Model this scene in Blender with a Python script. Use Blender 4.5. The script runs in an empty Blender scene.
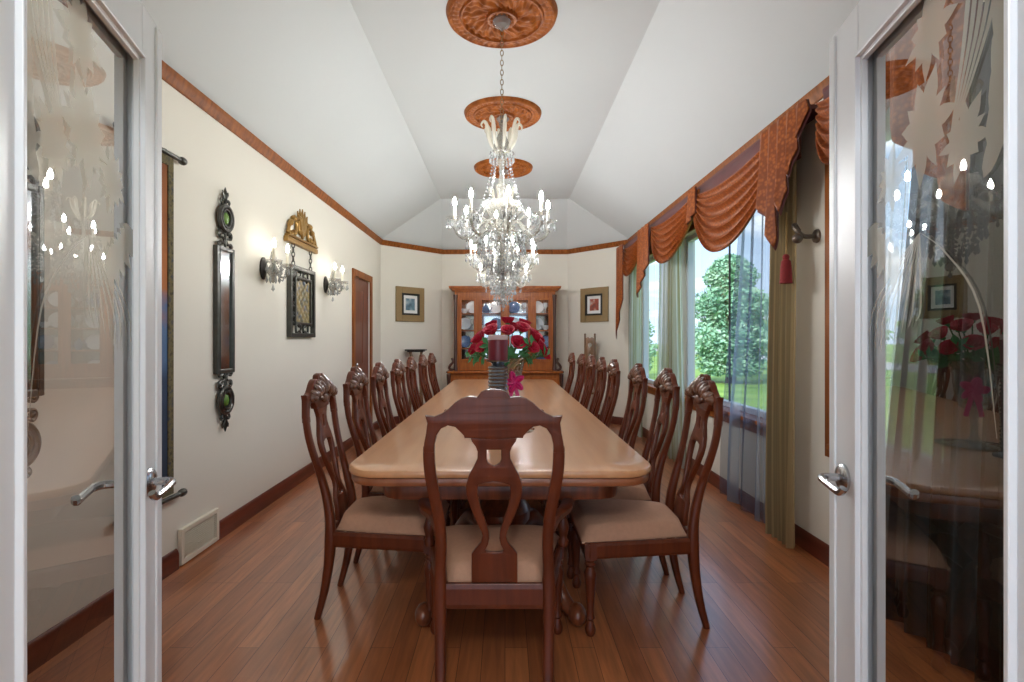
import bpy, bmesh, math, random
from mathutils import Vector, Matrix
PI = math.pi
R = random.Random(7)
SC = bpy.context.scene
COL = SC.collection
sin, cos = math.sin, math.cos

# ------------------------------------------------------------------ helpers
def lin(c):
    c = c / 255.0
    return c / 12.92 if c <= 0.04045 else ((c + 0.055) / 1.055) ** 2.4

def rgb(r, g, b):
    return (lin(r), lin(g), lin(b), 1.0)

def catmull(pts, n=6, closed=False):
    out = []
    N = len(pts)
    rng = range(N if closed else N - 1)
    for i in rng:
        if closed:
            p0, p1, p2, p3 = (pts[(i + k) % N] for k in (-1, 0, 1, 2))
        else:
            p1, p2 = pts[i], pts[i + 1]
            p0 = pts[i - 1] if i > 0 else p1
            p3 = pts[i + 2] if i + 2 < N else p2
        for k in range(n):
            t = k / n
            out.append(tuple(0.5 * ((2 * b) + (c - a) * t + (2 * a - 5 * b + 4 * c - d) * t * t + (3 * b - a - 3 * c + d) * t ** 3)
                             for a, b, c, d in zip(p0, p1, p2, p3)))
    if not closed:
        out.append(tuple(pts[-1]))
    return out

class MB:
    def __init__(s):
        s.v = []; s.f = []

    def box(s, c, d, rz=0.0, M=None):
        i = len(s.v)
        for x in (-.5, .5):
            for y in (-.5, .5):
                for z in (-.5, .5):
                    p = Vector((x * d[0], y * d[1], z * d[2]))
                    if rz: p = Matrix.Rotation(rz, 3, 'Z') @ p
                    if M: p = M @ p
                    s.v.append(tuple(p + Vector(c)))
        for q in ((0, 1, 3, 2), (4, 6, 7, 5), (0, 4, 5, 1), (2, 3, 7, 6), (0, 2, 6, 4), (1, 5, 7, 3)):
            s.f.append(tuple(i + k for k in q))
        return s

    def lathe(s, prof, c=(0, 0, 0), n=16, M=None, sx=1.0, sy=1.0):
        i = len(s.v)
        for r, z in prof:
            for k in range(n):
                a = 2 * PI * k / n
                p = Vector((r * cos(a) * sx, r * sin(a) * sy, z))
                if M: p = M @ p
                s.v.append(tuple(p + Vector(c)))
        m = len(prof)
        for j in range(m - 1):
            for k in range(n):
                a, b = i + j * n + k, i + j * n + (k + 1) % n
                s.f.append((a, b, b + n, a + n))
        if prof[0][0] > 1e-5: s.f.append(tuple(i + k for k in reversed(range(n))))
        if prof[-1][0] > 1e-5: s.f.append(tuple(i + (m - 1) * n + k for k in range(n)))
        return s

    def tube(s, pts, r, n=8, closed=False, up=None, flat=1.0):
        pts = [Vector(p) for p in pts]
        N = len(pts)
        rr = r if isinstance(r, (list, tuple)) else [r] * N
        i = len(s.v)
        prev = None
        for j, p in enumerate(pts):
            if closed:
                t = pts[(j + 1) % N] - pts[j - 1]
            else:
                t = pts[min(j + 1, N - 1)] - pts[max(j - 1, 0)]
            t.normalize()
            if up is not None:
                a = Vector(up)
            else:
                a = prev if prev is not None else (Vector((0, 0, 1)) if abs(t.z) < .9 else Vector((1, 0, 0)))
            b = t.cross(a)
            if b.length < 1e-6: b = t.orthogonal()
            b.normalize()
            a = b.cross(t); a.normalize(); prev = a
            for k in range(n):
                w = 2 * PI * (k + .5) / n
                s.v.append(tuple(p + a * (cos(w) * rr[j] * flat) + b * (sin(w) * rr[j])))
        for j in range(N if closed else N - 1):
            for k in range(n):
                j2 = (j + 1) % N
                a, b = i + j * n + k, i + j * n + (k + 1) % n
                c, d = i + j2 * n + (k + 1) % n, i + j2 * n + k
                s.f.append((a, b, c, d))
        if not closed:
            s.f.append(tuple(i + k for k in reversed(range(n))))
            s.f.append(tuple(i + (N - 1) * n + k for k in range(n)))
        return s

    def rectsweep(s, pts, ws, ds, up):
        """rectangular bar along pts; width ws along the side direction, ds along up"""
        pts = [Vector(p) for p in pts]
        N = len(pts); i = len(s.v)
        if not isinstance(ws, (list, tuple)): ws = [ws] * N
        if not isinstance(ds, (list, tuple)): ds = [ds] * N
        for j, p in enumerate(pts):
            t = (pts[min(j + 1, N - 1)] - pts[max(j - 1, 0)]).normalized()
            b = t.cross(Vector(up)).normalized(); a = b.cross(t).normalized()
            for u, v in ((-1, -.6), (-1, .6), (-.6, 1), (.6, 1), (1, .6), (1, -.6), (.6, -1), (-.6, -1)):
                s.v.append(tuple(p + b * (u * ws[j] / 2) + a * (v * ds[j] / 2)))
        for j in range(N - 1):
            for k in range(8):
                a, b = i + j * 8 + k, i + j * 8 + (k + 1) % 8
                s.f.append((a, b, b + 8, a + 8))
        s.f.append(tuple(i + k for k in reversed(range(8))))
        s.f.append(tuple(i + (N - 1) * 8 + k for k in range(8)))
        return s

    def ball(s, c, r, n=10, m=7, sc=(1, 1, 1), M=None):
        prof = [(max(r * sin(PI * k / m), 1e-6) if 0 < k < m else 0.0, -r * cos(PI * k / m)) for k in range(m + 1)]
        i = len(s.v)
        s.lathe(prof, (0, 0, 0), n)
        for k in range(i, len(s.v)):
            p = Vector(s.v[k]); p = Vector((p.x * sc[0], p.y * sc[1], p.z * sc[2]))
            if M: p = M @ p
            s.v[k] = tuple(p + Vector(c))
        return s

    def octa(s, c, r, h):
        i = len(s.v); c = Vector(c)
        for d in ((r, 0, 0), (0, r, 0), (-r, 0, 0), (0, -r, 0), (0, 0, h), (0, 0, -h)):
            s.v.append(tuple(c + Vector(d)))
        for k in range(4):
            s.f.append((i + k, i + (k + 1) % 4, i + 4)); s.f.append((i + (k + 1) % 4, i + k, i + 5))
        return s

    def drop(s, c, r, h):
        """pear-cut pendant hanging down from c"""
        i = len(s.v); c = Vector(c)
        s.v.append(tuple(c))
        for k in range(6):
            a = PI * k / 3
            s.v.append(tuple(c + Vector((r * cos(a), r * sin(a), -h * .72))))
        s.v.append(tuple(c + Vector((0, 0, -h))))
        for k in range(6):
            a, b = i + 1 + k, i + 1 + (k + 1) % 6
            s.f.append((i, a, b)); s.f.append((i + 7, b, a))
        return s

    def torus(s, c, Rr, r, axis='Z', n=24, m=8, M=None, sx=1.0, sy=1.0):
        pts = []
        for k in range(n):
            a = 2 * PI * k / n
            x, y = Rr * cos(a) * sx, Rr * sin(a) * sy
            p = {'Z': Vector((x, y, 0)), 'X': Vector((0, x, y)), 'Y': Vector((x, 0, y))}[axis]
            if M: p = M @ p
            pts.append(tuple(Vector(c) + p))
        return s.tube(pts, r, m, closed=True)

    def grid(s, fn, nu, nv):
        i = len(s.v)
        for a in range(nu + 1):
            for b in range(nv + 1):
                s.v.append(tuple(fn(a / nu, b / nv)))
        for a in range(nu):
            for b in range(nv):
                k = i + a * (nv + 1) + b
                s.f.append((k, k + nv + 1, k + nv + 2, k + 1))
        return s

    def quad(s, a, b, c, d):
        i = len(s.v); s.v += [tuple(a), tuple(b), tuple(c), tuple(d)]; s.f.append((i, i + 1, i + 2, i + 3)); return s

    def poly(s, pts):
        i = len(s.v); s.v += [tuple(p) for p in pts]; s.f.append(tuple(range(i, i + len(pts)))); return s

    def add(s, vs, fs):
        i = len(s.v); s.v += [tuple(v) for v in vs]; s.f += [tuple(i + k for k in f) for f in fs]; return s

    def build(s, name, mat, parent=None, smooth=40, bevel=0.0, solid=0.0, loc=None, rz=0.0, kind=None, label=None):
        me = bpy.data.meshes.new(name)
        me.from_pydata(s.v, [], s.f)
        bm = bmesh.new(); bm.from_mesh(me)
        if not solid: bmesh.ops.recalc_face_normals(bm, faces=bm.faces)
        bm.to_mesh(me); bm.free()
        if mat: me.materials.append(mat)
        if smooth:
            for p in me.polygons: p.use_smooth = True
            me.set_sharp_from_angle(angle=math.radians(smooth))
        o = bpy.data.objects.new(name, me); COL.objects.link(o)
        if parent: o.parent = parent
        if loc: o.location = loc
        if rz: o.rotation_euler.z = rz
        if bevel:
            m = o.modifiers.new('b', 'BEVEL'); m.width = bevel; m.segments = 2; m.limit_method = 'ANGLE'
        if solid:
            m = o.modifiers.new('s', 'SOLIDIFY'); m.thickness = solid; m.offset = 0
        if kind: o['kind'] = kind
        if label: o['label'] = label
        return o

def mobj(name, me, parent=None, loc=None, rz=0.0):
    o = bpy.data.objects.new(name, me); COL.objects.link(o)
    if parent: o.parent = parent
    if loc: o.location = loc
    if rz: o.rotation_euler.z = rz
    return o

def shape2d(outer, holes=(), depth=.02, bevel=.004, cuts=0):
    """filled outline in x (across) / y (up), thickness along z -> (verts, faces)"""
    cu = bpy.data.curves.new('tmp', 'CURVE'); cu.dimensions = '2D'; cu.fill_mode = 'BOTH'
    cu.extrude = max(depth / 2 - bevel, 1e-4); cu.bevel_depth = bevel; cu.bevel_resolution = 1; cu.offset = -bevel
    for ring in [outer] + list(holes):
        sp = cu.splines.new('POLY'); sp.points.add(len(ring) - 1); sp.use_cyclic_u = True
        for k, p in enumerate(ring): sp.points[k].co = (p[0], p[1], 0, 1)
    ob = bpy.data.objects.new('tmp', cu); COL.objects.link(ob)
    dg = bpy.context.evaluated_depsgraph_get(); dg.update()
    me = bpy.data.meshes.new_from_object(ob.evaluated_get(dg))
    bm = bmesh.new(); bm.from_mesh(me)
    bmesh.ops.remove_doubles(bm, verts=bm.verts, dist=1e-5)
    if cuts:
        ys = [p[1] for p in outer]; lo, hi = min(ys), max(ys)
        for k in range(1, cuts):
            y = lo + (hi - lo) * k / cuts
            bmesh.ops.bisect_plane(bm, geom=bm.verts[:] + bm.edges[:] + bm.faces[:], plane_co=(0, y, 0), plane_no=(0, 1, 0))
    bm.verts.index_update()
    vs = [tuple(v.co) for v in bm.verts]; fs = [[v.index for v in f.verts] for f in bm.faces]
    bm.free()
    bpy.data.objects.remove(ob); bpy.data.curves.remove(cu); bpy.data.meshes.remove(me)
    return vs, fs

def mirror(pts):
    """half outline given from the axis, right side, top->bottom: closes it on the left"""
    return list(pts) + [(-x, y) for x, y in reversed(pts) if abs(x) > 1e-6]

def tag(o, label, cat, group=None, kind=None):
    o['label'] = label; o['category'] = cat
    if group: o['group'] = group
    if kind: o['kind'] = kind
    return o

def thing(name, label, cat, loc=(0, 0, 0), rz=0.0, group=None, kind=None):
    o = bpy.data.objects.new(name, None); COL.objects.link(o)
    o.empty_display_size = .1; o.location = loc; o.rotation_euler.z = rz
    return tag(o, label, cat, group, kind)

def dup(o, parent=None):
    c = o.copy(); COL.objects.link(c)
    if parent: c.parent = parent
    for ch in list(o.children): dup(ch, c)
    return c

def struct(o, label, cat):
    return tag(o, label, cat, kind='structure')

# ------------------------------------------------------------------ materials
def new_mat(name):
    m = bpy.data.materials.new(name); m.use_nodes = True
    nt = m.node_tree; b = nt.nodes['Principled BSDF']
    return m, nt, b

def N(nt, t, **kw):
    n = nt.nodes.new(t)
    for k, v in kw.items():
        if k in n.inputs: n.inputs[k].default_value = v
        else: setattr(n, k, v)
    return n

def plain(name, col, rough=.5, metal=0.0, var=.06, scale=8, bump=0.0, coat=0.0, spec=.5):
    m, nt, b = new_mat(name)
    tc = N(nt, 'ShaderNodeTexCoord'); no = N(nt, 'ShaderNodeTexNoise', Scale=scale, Detail=4.0)
    nt.links.new(tc.outputs['Object'], no.inputs['Vector'])
    mx = N(nt, 'ShaderNodeMix', data_type='RGBA')
    mx.inputs[6].default_value = tuple(c * (1 - var) for c in col[:3]) + (1,)
    mx.inputs[7].default_value = tuple(min(1, c * (1 + var)) for c in col[:3]) + (1,)
    nt.links.new(no.outputs['Fac'], mx.inputs[0]); nt.links.new(mx.outputs[2], b.inputs['Base Color'])
    b.inputs['Roughness'].default_value = rough; b.inputs['Metallic'].default_value = metal
    b.inputs['Coat Weight'].default_value = coat; b.inputs['Specular IOR Level'].default_value = spec
    if bump:
        bp = N(nt, 'ShaderNodeBump', Strength=bump, Distance=.01); nt.links.new(no.outputs['Fac'], bp.inputs['Height'])
        nt.links.new(bp.outputs['Normal'], b.inputs['Normal'])
    return m

def wood(name, dark, light, rough=.3, stretch=(14, 14, 1.2), scale=2.2, coat=.3, bump=.0, spec=.5):
    m, nt, b = new_mat(name); b.inputs['Specular IOR Level'].default_value = spec
    tc = N(nt, 'ShaderNodeTexCoord'); mp = N(nt, 'ShaderNodeMapping')
    mp.inputs['Scale'].default_value = stretch
    no = N(nt, 'ShaderNodeTexNoise', Scale=scale, Detail=6.0, Distortion=.25)
    cr = N(nt, 'ShaderNodeValToRGB')
    cr.color_ramp.elements[0].position = .3; cr.color_ramp.elements[0].color = dark
    cr.color_ramp.elements[1].position = .72; cr.color_ramp.elements[1].color = light
    nt.links.new(tc.outputs['Object'], mp.inputs['Vector']); nt.links.new(mp.outputs['Vector'], no.inputs['Vector'])
    nt.links.new(no.outputs['Fac'], cr.inputs['Fac']); nt.links.new(cr.outputs['Color'], b.inputs['Base Color'])
    b.inputs['Roughness'].default_value = rough; b.inputs['Coat Weight'].default_value = coat; b.inputs['Coat Roughness'].default_value = .18
    if bump:
        bp = N(nt, 'ShaderNodeBump', Strength=bump, Distance=.004); nt.links.new(no.outputs['Fac'], bp.inputs['Height'])
        nt.links.new(bp.outputs['Normal'], b.inputs['Normal'])
    return m

def thin_glass(name, tint=(1, 1, 1, 1), r0=.05, boost=1.0, rough=0.0):
    m, nt, b = new_mat(name); nt.nodes.remove(b)
    out = nt.nodes['Material Output']
    tr = N(nt, 'ShaderNodeBsdfTransparent', Color=tint); gl = N(nt, 'ShaderNodeBsdfGlossy', Roughness=rough)
    lw = N(nt, 'ShaderNodeLayerWeight', Blend=.5)
    pw = N(nt, 'ShaderNodeMath', operation='POWER'); pw.inputs[1].default_value = 5.0
    mu = N(nt, 'ShaderNodeMath', operation='MULTIPLY_ADD', use_clamp=True); mu.inputs[1].default_value = (1 - r0) * boost; mu.inputs[2].default_value = r0
    mx = N(nt, 'ShaderNodeMixShader')
    nt.links.new(lw.outputs['Facing'], pw.inputs[0]); nt.links.new(pw.outputs[0], mu.inputs[0]); nt.links.new(mu.outputs[0], mx.inputs[0])
    nt.links.new(tr.outputs[0], mx.inputs[1]); nt.links.new(gl.outputs[0], mx.inputs[2]); nt.links.new(mx.outputs[0], out.inputs[0])
    return m

def crystal(name, col=(.95, .95, .93, 1), transp=.45):
    m, nt, b = new_mat(name)
    out = nt.nodes['Material Output']
    b.inputs['Base Color'].default_value = col; b.inputs['Roughness'].default_value = .08; b.inputs['Specular IOR Level'].default_value = 1.0
    tr = N(nt, 'ShaderNodeBsdfTransparent', Color=(.98, .98, .98, 1)); mx = N(nt, 'ShaderNodeMixShader'); mx.inputs[0].default_value = 1 - transp
    nt.links.new(tr.outputs[0], mx.inputs[1]); nt.links.new(b.outputs[0], mx.inputs[2]); nt.links.new(mx.outputs[0], out.inputs[0])
    return m

def emit(name, col, strength):
    m, nt, b = new_mat(name)
    b.inputs['Base Color'].default_value = (.9, .85, .75, 1)
    b.inputs['Emission Color'].default_value = col; b.inputs['Emission Strength'].default_value = strength
    return m

def sheer(name, stripes, transp=.45, transl=.35, axis=1, scale=9.0):
    """striped organza: part see-through, part glowing when lit from behind"""
    m, nt, b = new_mat(name); nt.nodes.remove(b); out = nt.nodes['Material Output']
    tc = N(nt, 'ShaderNodeTexCoord'); se = N(nt, 'ShaderNodeSeparateXYZ'); nt.links.new(tc.outputs['UV'], se.inputs[0])
    no = N(nt, 'ShaderNodeTexNoise', noise_dimensions='1D', Scale=scale, Detail=2.0); nt.links.new(se.outputs[0], no.inputs['W'])
    cr = N(nt, 'ShaderNodeValToRGB'); cr.color_ramp.interpolation = 'EASE'
    els = cr.color_ramp.elements
    while len(els) < len(stripes): els.new(.5)
    for i, c in enumerate(stripes):
        els[i].position = .25 + .5 * i / max(1, len(stripes) - 1); els[i].color = c
    nt.links.new(no.outputs['Fac'], cr.inputs['Fac'])
    di = N(nt, 'ShaderNodeBsdfDiffuse'); tl = N(nt, 'ShaderNodeBsdfTranslucent'); tr = N(nt, 'ShaderNodeBsdfTransparent')
    nt.links.new(cr.outputs['Color'], di.inputs[0]); nt.links.new(cr.outputs['Color'], tl.inputs[0])
    m1 = N(nt, 'ShaderNodeMixShader'); m1.inputs[0].default_value = transl
    m2 = N(nt, 'ShaderNodeMixShader'); m2.inputs[0].default_value = transp
    nt.links.new(di.outputs[0], m1.inputs[1]); nt.links.new(tl.outputs[0], m1.inputs[2])
    nt.links.new(m1.outputs[0], m2.inputs[1]); nt.links.new(tr.outputs[0], m2.inputs[2]); nt.links.new(m2.outputs[0], out.inputs[0])
    return m

M = {}
M['wall'] = plain('wall_paint', rgb(223, 219, 207), .75, var=.012, scale=3)
M['ceiling'] = plain('ceiling_paint', rgb(206, 212, 213), .85, var=.01, scale=3)
M['white'] = plain('white_paint', rgb(228, 234, 240), .35, var=.01)
M['hall'] = plain('hall_paint', rgb(225, 218, 205), .8, var=.01)
M['vent'] = plain('vent_paint', rgb(226, 220, 204), .45, var=.01)
M['trim'] = wood('trim_wood', rgb(112, 60, 22), rgb(160, 94, 42), .45, coat=.0, spec=.2)
M['base'] = wood('baseboard_wood', rgb(78, 30, 18), rgb(112, 48, 28), .35, stretch=(14, 1.2, 14))
M['medal'] = wood('carved_medallion_wood', rgb(122, 64, 22), rgb(182, 106, 46), .45, stretch=(6, 6, 6), scale=3, coat=.0, spec=.2)
M['chair'] = wood('chair_wood', rgb(80, 34, 16), rgb(104, 47, 23), .36, coat=.08, spec=.3)
M['crest'] = wood('carved_crest_wood_highlit', rgb(84, 52, 38), rgb(128, 88, 68), .28, coat=.6)  # chair crest wood, greyed and lightened to carry its highlights
M['table'] = wood('table_wood', rgb(194, 136, 90), rgb(212, 156, 110), .3, stretch=(10, .6, 10), scale=1.6, coat=.5, bump=.0)
M['tableedge'] = wood('table_edge_wood', rgb(128, 72, 42), rgb(156, 94, 58), .28, stretch=(10, 10, 1))
M['tablebase'] = wood('table_base_wood', rgb(84, 40, 22), rgb(134, 70, 40), .3)
M['cab'] = wood('cabinet_wood', rgb(132, 66, 22), rgb(176, 100, 38), .38, coat=.05, spec=.3)
M['cabdark'] = wood('cabinet_carving', rgb(50, 28, 20), rgb(84, 46, 32), .35)
M['seat'] = plain('seat_velvet', rgb(184, 138, 110), .85, var=.12, scale=60, bump=.1)
M['chrome'] = plain('brushed_nickel', rgb(190, 192, 196), .22, 1.0, var=.03)
M['iron'] = plain('bronze_iron', rgb(84, 84, 80), .32, .85, var=.3, scale=30, bump=.3)
M['gold'] = plain('antique_gold', rgb(158, 122, 66), .4, .6, var=.25, scale=40, bump=.3)
M['chainmetal'] = plain('chain_metal', rgb(150, 130, 95), .3, .9)
M['mirror'] = plain('mirror_glass', rgb(215, 222, 226), .10, 1.0, var=.0)
M['greenglass'] = plain('green_glass_boss', rgb(96, 130, 60), .12, 0, var=.3, scale=60)
M['glass'] = thin_glass('window_glass', (.97, .99, .99, 1), .04)
M['doorglass'] = thin_glass('door_glass', (.86, .85, .83, 1), .15, 2.1)
M['cabglass'] = thin_glass('cabinet_glass', (.95, .97, .97, 1), .05)
M['vaseglass'] = thin_glass('vase_glass', (.90, .95, .94, 1), .18, 1.6)
M['crystal'] = crystal('cut_crystal', (.38, .39, .39, 1), .48)
M['crystal2'] = crystal('cream_glass', (.30, .29, .25, 1), .46)
M['plume'] = crystal('plume_glass', (.90, .87, .76, 1), .38)
M['panglass'] = crystal('drip_pan_glass', (.5, .49, .45, 1), .70)
M['candle'] = plain('candle_sleeve', rgb(238, 232, 215), .5, var=.02)
M['bulb'] = emit('glowing_bulb', (.98, .99, 1.0, 1), 520.0)
M['bulbdim'] = emit('small_glowing_bulb', (1.0, .92, .82, 1), 36.0)
M['globe'] = emit('fill_globe_glow', (.94, .98, 1.0, 1), 75.0)  # glow of the added fill globe in the hall
M['etch'] = crystal('etched_glass', (.88, .86, .74, 1), .64)
M['etch'].node_tree.nodes['Principled BSDF'].inputs['Roughness'].default_value = .8
M['sash'] = plain('window_sash', rgb(214, 222, 234), .4, var=.01)
M['rose'] = plain('rose_petal', rgb(196, 16, 58), .6, var=.3, scale=40)
M['pink'] = plain('pink_ribbon', rgb(214, 40, 120), .4, var=.15)
M['leaf'] = plain('rose_leaf', rgb(74, 144, 86), .5, var=.3, scale=30)
M['stem'] = plain('flower_stem', rgb(70, 110, 55), .6)
M['tassel'] = plain('tassel_cord', rgb(130, 28, 30), .8, var=.3, scale=80)
M['cord'] = plain('gold_cord', rgb(150, 120, 70), .7)
M['china'] = plain('china', rgb(226, 232, 240), .15, var=.05, coat=.5)
M['bluechina'] = plain('blue_china', rgb(96, 124, 170), .15, var=.35, scale=40, coat=.5)
M['clearware'] = crystal('glassware', (.85, .9, .95, 1), .45)
M['holder'] = plain('dark_ribbed_metal', rgb(120, 124, 132), .22, .85)
M['door'] = wood('door_wood', rgb(86, 36, 18), rgb(124, 58, 30), .4)
M['stand'] = wood('stand_wood', rgb(86, 62, 40), rgb(142, 102, 66), .4)
M['darkmetal'] = plain('dark_metal', rgb(52, 48, 46), .4, .6)
M['black'] = plain('black_frame', rgb(34, 32, 30), .4)
M['mat'] = plain('white_mat', rgb(232, 232, 230), .8, var=.01)
M['olive'] = plain('olive_gold_frame', rgb(146, 122, 84), .55, .0, var=.12, scale=50, bump=.1)
M['bark'] = plain('bark', rgb(92, 76, 60), .9, var=.3, bump=.5)
M['lining'] = plain('plum_lining', rgb(96, 48, 48), .5, var=.15, scale=20)
M['bronzebracket'] = plain('pewter_bracket', rgb(110, 98, 88), .35, .7, var=.2)

def fabric_valance():
    m, nt, b = new_mat('rust_damask')
    tc = N(nt, 'ShaderNodeTexCoord')
    vo = N(nt, 'ShaderNodeTexVoronoi', Scale=42.0); no = N(nt, 'ShaderNodeTexNoise', Scale=120.0, Detail=3.0)
    nt.links.new(tc.outputs['Object'], vo.inputs['Vector']); nt.links.new(tc.outputs['Object'], no.inputs['Vector'])
    cr = N(nt, 'ShaderNodeValToRGB')
    cr.color_ramp.elements[0].position = .1; cr.color_ramp.elements[0].color = rgb(172, 96, 42)
    cr.color_ramp.elements[1].position = .6; cr.color_ramp.elements[1].color = rgb(128, 64, 26)
    mx = N(nt, 'ShaderNodeMix', data_type='RGBA', blend_type='MULTIPLY'); mx.inputs[0].default_value = .5
    nt.links.new(vo.outputs['Distance'], cr.inputs['Fac']); nt.links.new(cr.outputs['Color'], mx.inputs[6]); nt.links.new(no.outputs['Color'], mx.inputs[7])
    nt.links.new(cr.outputs['Color'], b.inputs['Base Color'])
    b.inputs['Roughness'].default_value = .5; b.inputs['Specular IOR Level'].default_value = .25
    bp = N(nt, 'ShaderNodeBump', Strength=.15, Distance=.004); nt.links.new(no.outputs['Fac'], bp.inputs['Height']); nt.links.new(bp.outputs['Normal'], b.inputs['Normal'])
    return m
M['valance'] = fabric_valance()

M['sheer'] = sheer('striped_organza', [rgb(124, 142, 174), rgb(92, 100, 124), rgb(150, 170, 194), rgb(84, 84, 88)], .48, .55, scale=6.0)
M['sheergreen'] = sheer('pale_green_organza', [rgb(190, 200, 172), rgb(216, 228, 230), rgb(158, 160, 122), rgb(206, 220, 218), rgb(214, 206, 214)], .38, .62)
M['sheerwhite'] = sheer('white_organza', [rgb(214, 224, 232), rgb(232, 236, 240), rgb(196, 206, 214)], .68, .65)
M['sheerdark'] = sheer('slate_organza', [rgb(44, 50, 62), rgb(82, 90, 94), rgb(62, 60, 50), rgb(36, 40, 52)], .12, .4)
M['drape'] = sheer('taupe_drape', [rgb(186, 168, 128), rgb(156, 142, 112), rgb(198, 178, 138), rgb(170, 154, 124)], .14, .4, scale=14)

def floor_mat():
    m, nt, b = new_mat('hardwood_floor')
    tc = N(nt, 'ShaderNodeTexCoord'); mp = N(nt, 'ShaderNodeMapping'); mp.inputs['Rotation'].default_value = (0, 0, PI / 2)
    nt.links.new(tc.outputs['Object'], mp.inputs['Vector'])
    br = N(nt, 'ShaderNodeTexBrick', Scale=1.0, Bias=-.05); br.offset = .37; br.offset_frequency = 3
    br.inputs['Brick Width'].default_value = .92; br.inputs['Row Height'].default_value = .092
    br.inputs['Mortar Size'].default_value = .0012; br.inputs['Mortar Smooth'].default_value = .2
    br.inputs['Color1'].default_value = rgb(182, 112, 68); br.inputs['Color2'].default_value = rgb(154, 90, 54); br.inputs['Mortar'].default_value = rgb(58, 28, 16)
    nt.links.new(mp.outputs['Vector'], br.inputs['Vector'])
    m2 = N(nt, 'ShaderNodeMapping'); m2.inputs['Scale'].default_value = (22, 1.6, 1)
    nt.links.new(tc.outputs['Object'], m2.inputs['Vector'])
    no = N(nt, 'ShaderNodeTexNoise', Scale=2.0, Detail=6.0, Distortion=.5); nt.links.new(m2.outputs['Vector'], no.inputs['Vector'])
    cr = N(nt, 'ShaderNodeValToRGB'); cr.color_ramp.elements[0].color = (.62, .62, .62, 1); cr.color_ramp.elements[1].color = (1.25, 1.2, 1.15, 1)
    cr.color_ramp.elements[0].position = .3; cr.color_ramp.elements[1].position = .7
    nt.links.new(no.outputs['Fac'], cr.inputs['Fac'])
    mx = N(nt, 'ShaderNodeMix', data_type='RGBA', blend_type='MULTIPLY'); mx.inputs[0].default_value = .75
    nt.links.new(br.outputs['Color'], mx.inputs[6]); nt.links.new(cr.outputs['Color'], mx.inputs[7])
    nt.links.new(mx.outputs[2], b.inputs['Base Color'])
    b.inputs['Roughness'].default_value = .34; b.inputs['Coat Weight'].default_value = .9; b.inputs['Coat Roughness'].default_value = .2; b.inputs['Coat IOR'].default_value = 1.6
    n2 = N(nt, 'ShaderNodeTexNoise', Scale=6.0); nt.links.new(tc.outputs['Object'], n2.inputs['Vector'])
    ad = N(nt, 'ShaderNodeMath', operation='MULTIPLY_ADD'); ad.inputs[1].default_value = -.5
    nt.links.new(br.outputs['Fac'], ad.inputs[0]); nt.links.new(n2.outputs['Fac'], ad.inputs[2])
    bp = N(nt, 'ShaderNodeBump', Strength=.12, Distance=.004); nt.links.new(ad.outputs[0], bp.inputs['Height']); nt.links.new(bp.outputs['Normal'], b.inputs['Normal'])
    return m
M['floor'] = floor_mat()

def noise_ramp(name, cols, scale, rough=.8, aniso=(1, 1, 1), detail=5.0, coord='Object'):
    m, nt, b = new_mat(name)
    tc = N(nt, 'ShaderNodeTexCoord'); mp = N(nt, 'ShaderNodeMapping'); mp.inputs['Scale'].default_value = aniso
    no = N(nt, 'ShaderNodeTexNoise', Scale=scale, Detail=detail); cr = N(nt, 'ShaderNodeValToRGB')
    els = cr.color_ramp.elements
    while len(els) < len(cols): els.new(.5)
    for i, c in enumerate(cols): els[i].position = .3 + .4 * i / (len(cols) - 1); els[i].color = c
    nt.links.new(tc.outputs[coord], mp.inputs[0]); nt.links.new(mp.outputs[0], no.inputs['Vector']); nt.links.new(no.outputs['Fac'], cr.inputs[0])
    nt.links.new(cr.outputs[0], b.inputs['Base Color']); b.inputs['Roughness'].default_value = rough
    return m
M['lawn'] = noise_ramp('lawn_grass', [rgb(104, 140, 50), rgb(136, 172, 66), rgb(160, 186, 88)], .8)
M['road'] = noise_ramp('pale_road', [rgb(176, 172, 164), rgb(200, 196, 190)], 2)
M['foliage'] = noise_ramp('tree_leaves', [rgb(92, 140, 112), rgb(144, 190, 150), rgb(186, 214, 180)], 1.6, .7)
M['foliage2'] = noise_ramp('far_tree_leaves', [rgb(92, 136, 92), rgb(140, 176, 110)], 1.2, .7)
M['tapestry'] = noise_ramp('woven_cloth', [rgb(40, 52, 72), rgb(58, 84, 110), rgb(168, 108, 62), rgb(186, 140, 84)], 2.2, .9, (1, 1.5, .55))
M['tapborder'] = noise_ramp('woven_border', [rgb(44, 40, 34), rgb(104, 94, 60), rgb(60, 62, 66)], 34, .9)
M['plaque'] = noise_ramp('relief_panel', [rgb(52, 66, 84), rgb(122, 112, 78), rgb(150, 130, 84), rgb(70, 92, 120)], 9, .4)
M['art_blue'] = noise_ramp('blue_landscape_print', [rgb(206, 214, 220), rgb(112, 142, 160), rgb(58, 78, 92)], 9, .6)
M['art_red'] = noise_ramp('red_figure_print', [rgb(210, 208, 200), rgb(168, 84, 66), rgb(70, 66, 70)], 10, .6)

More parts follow.
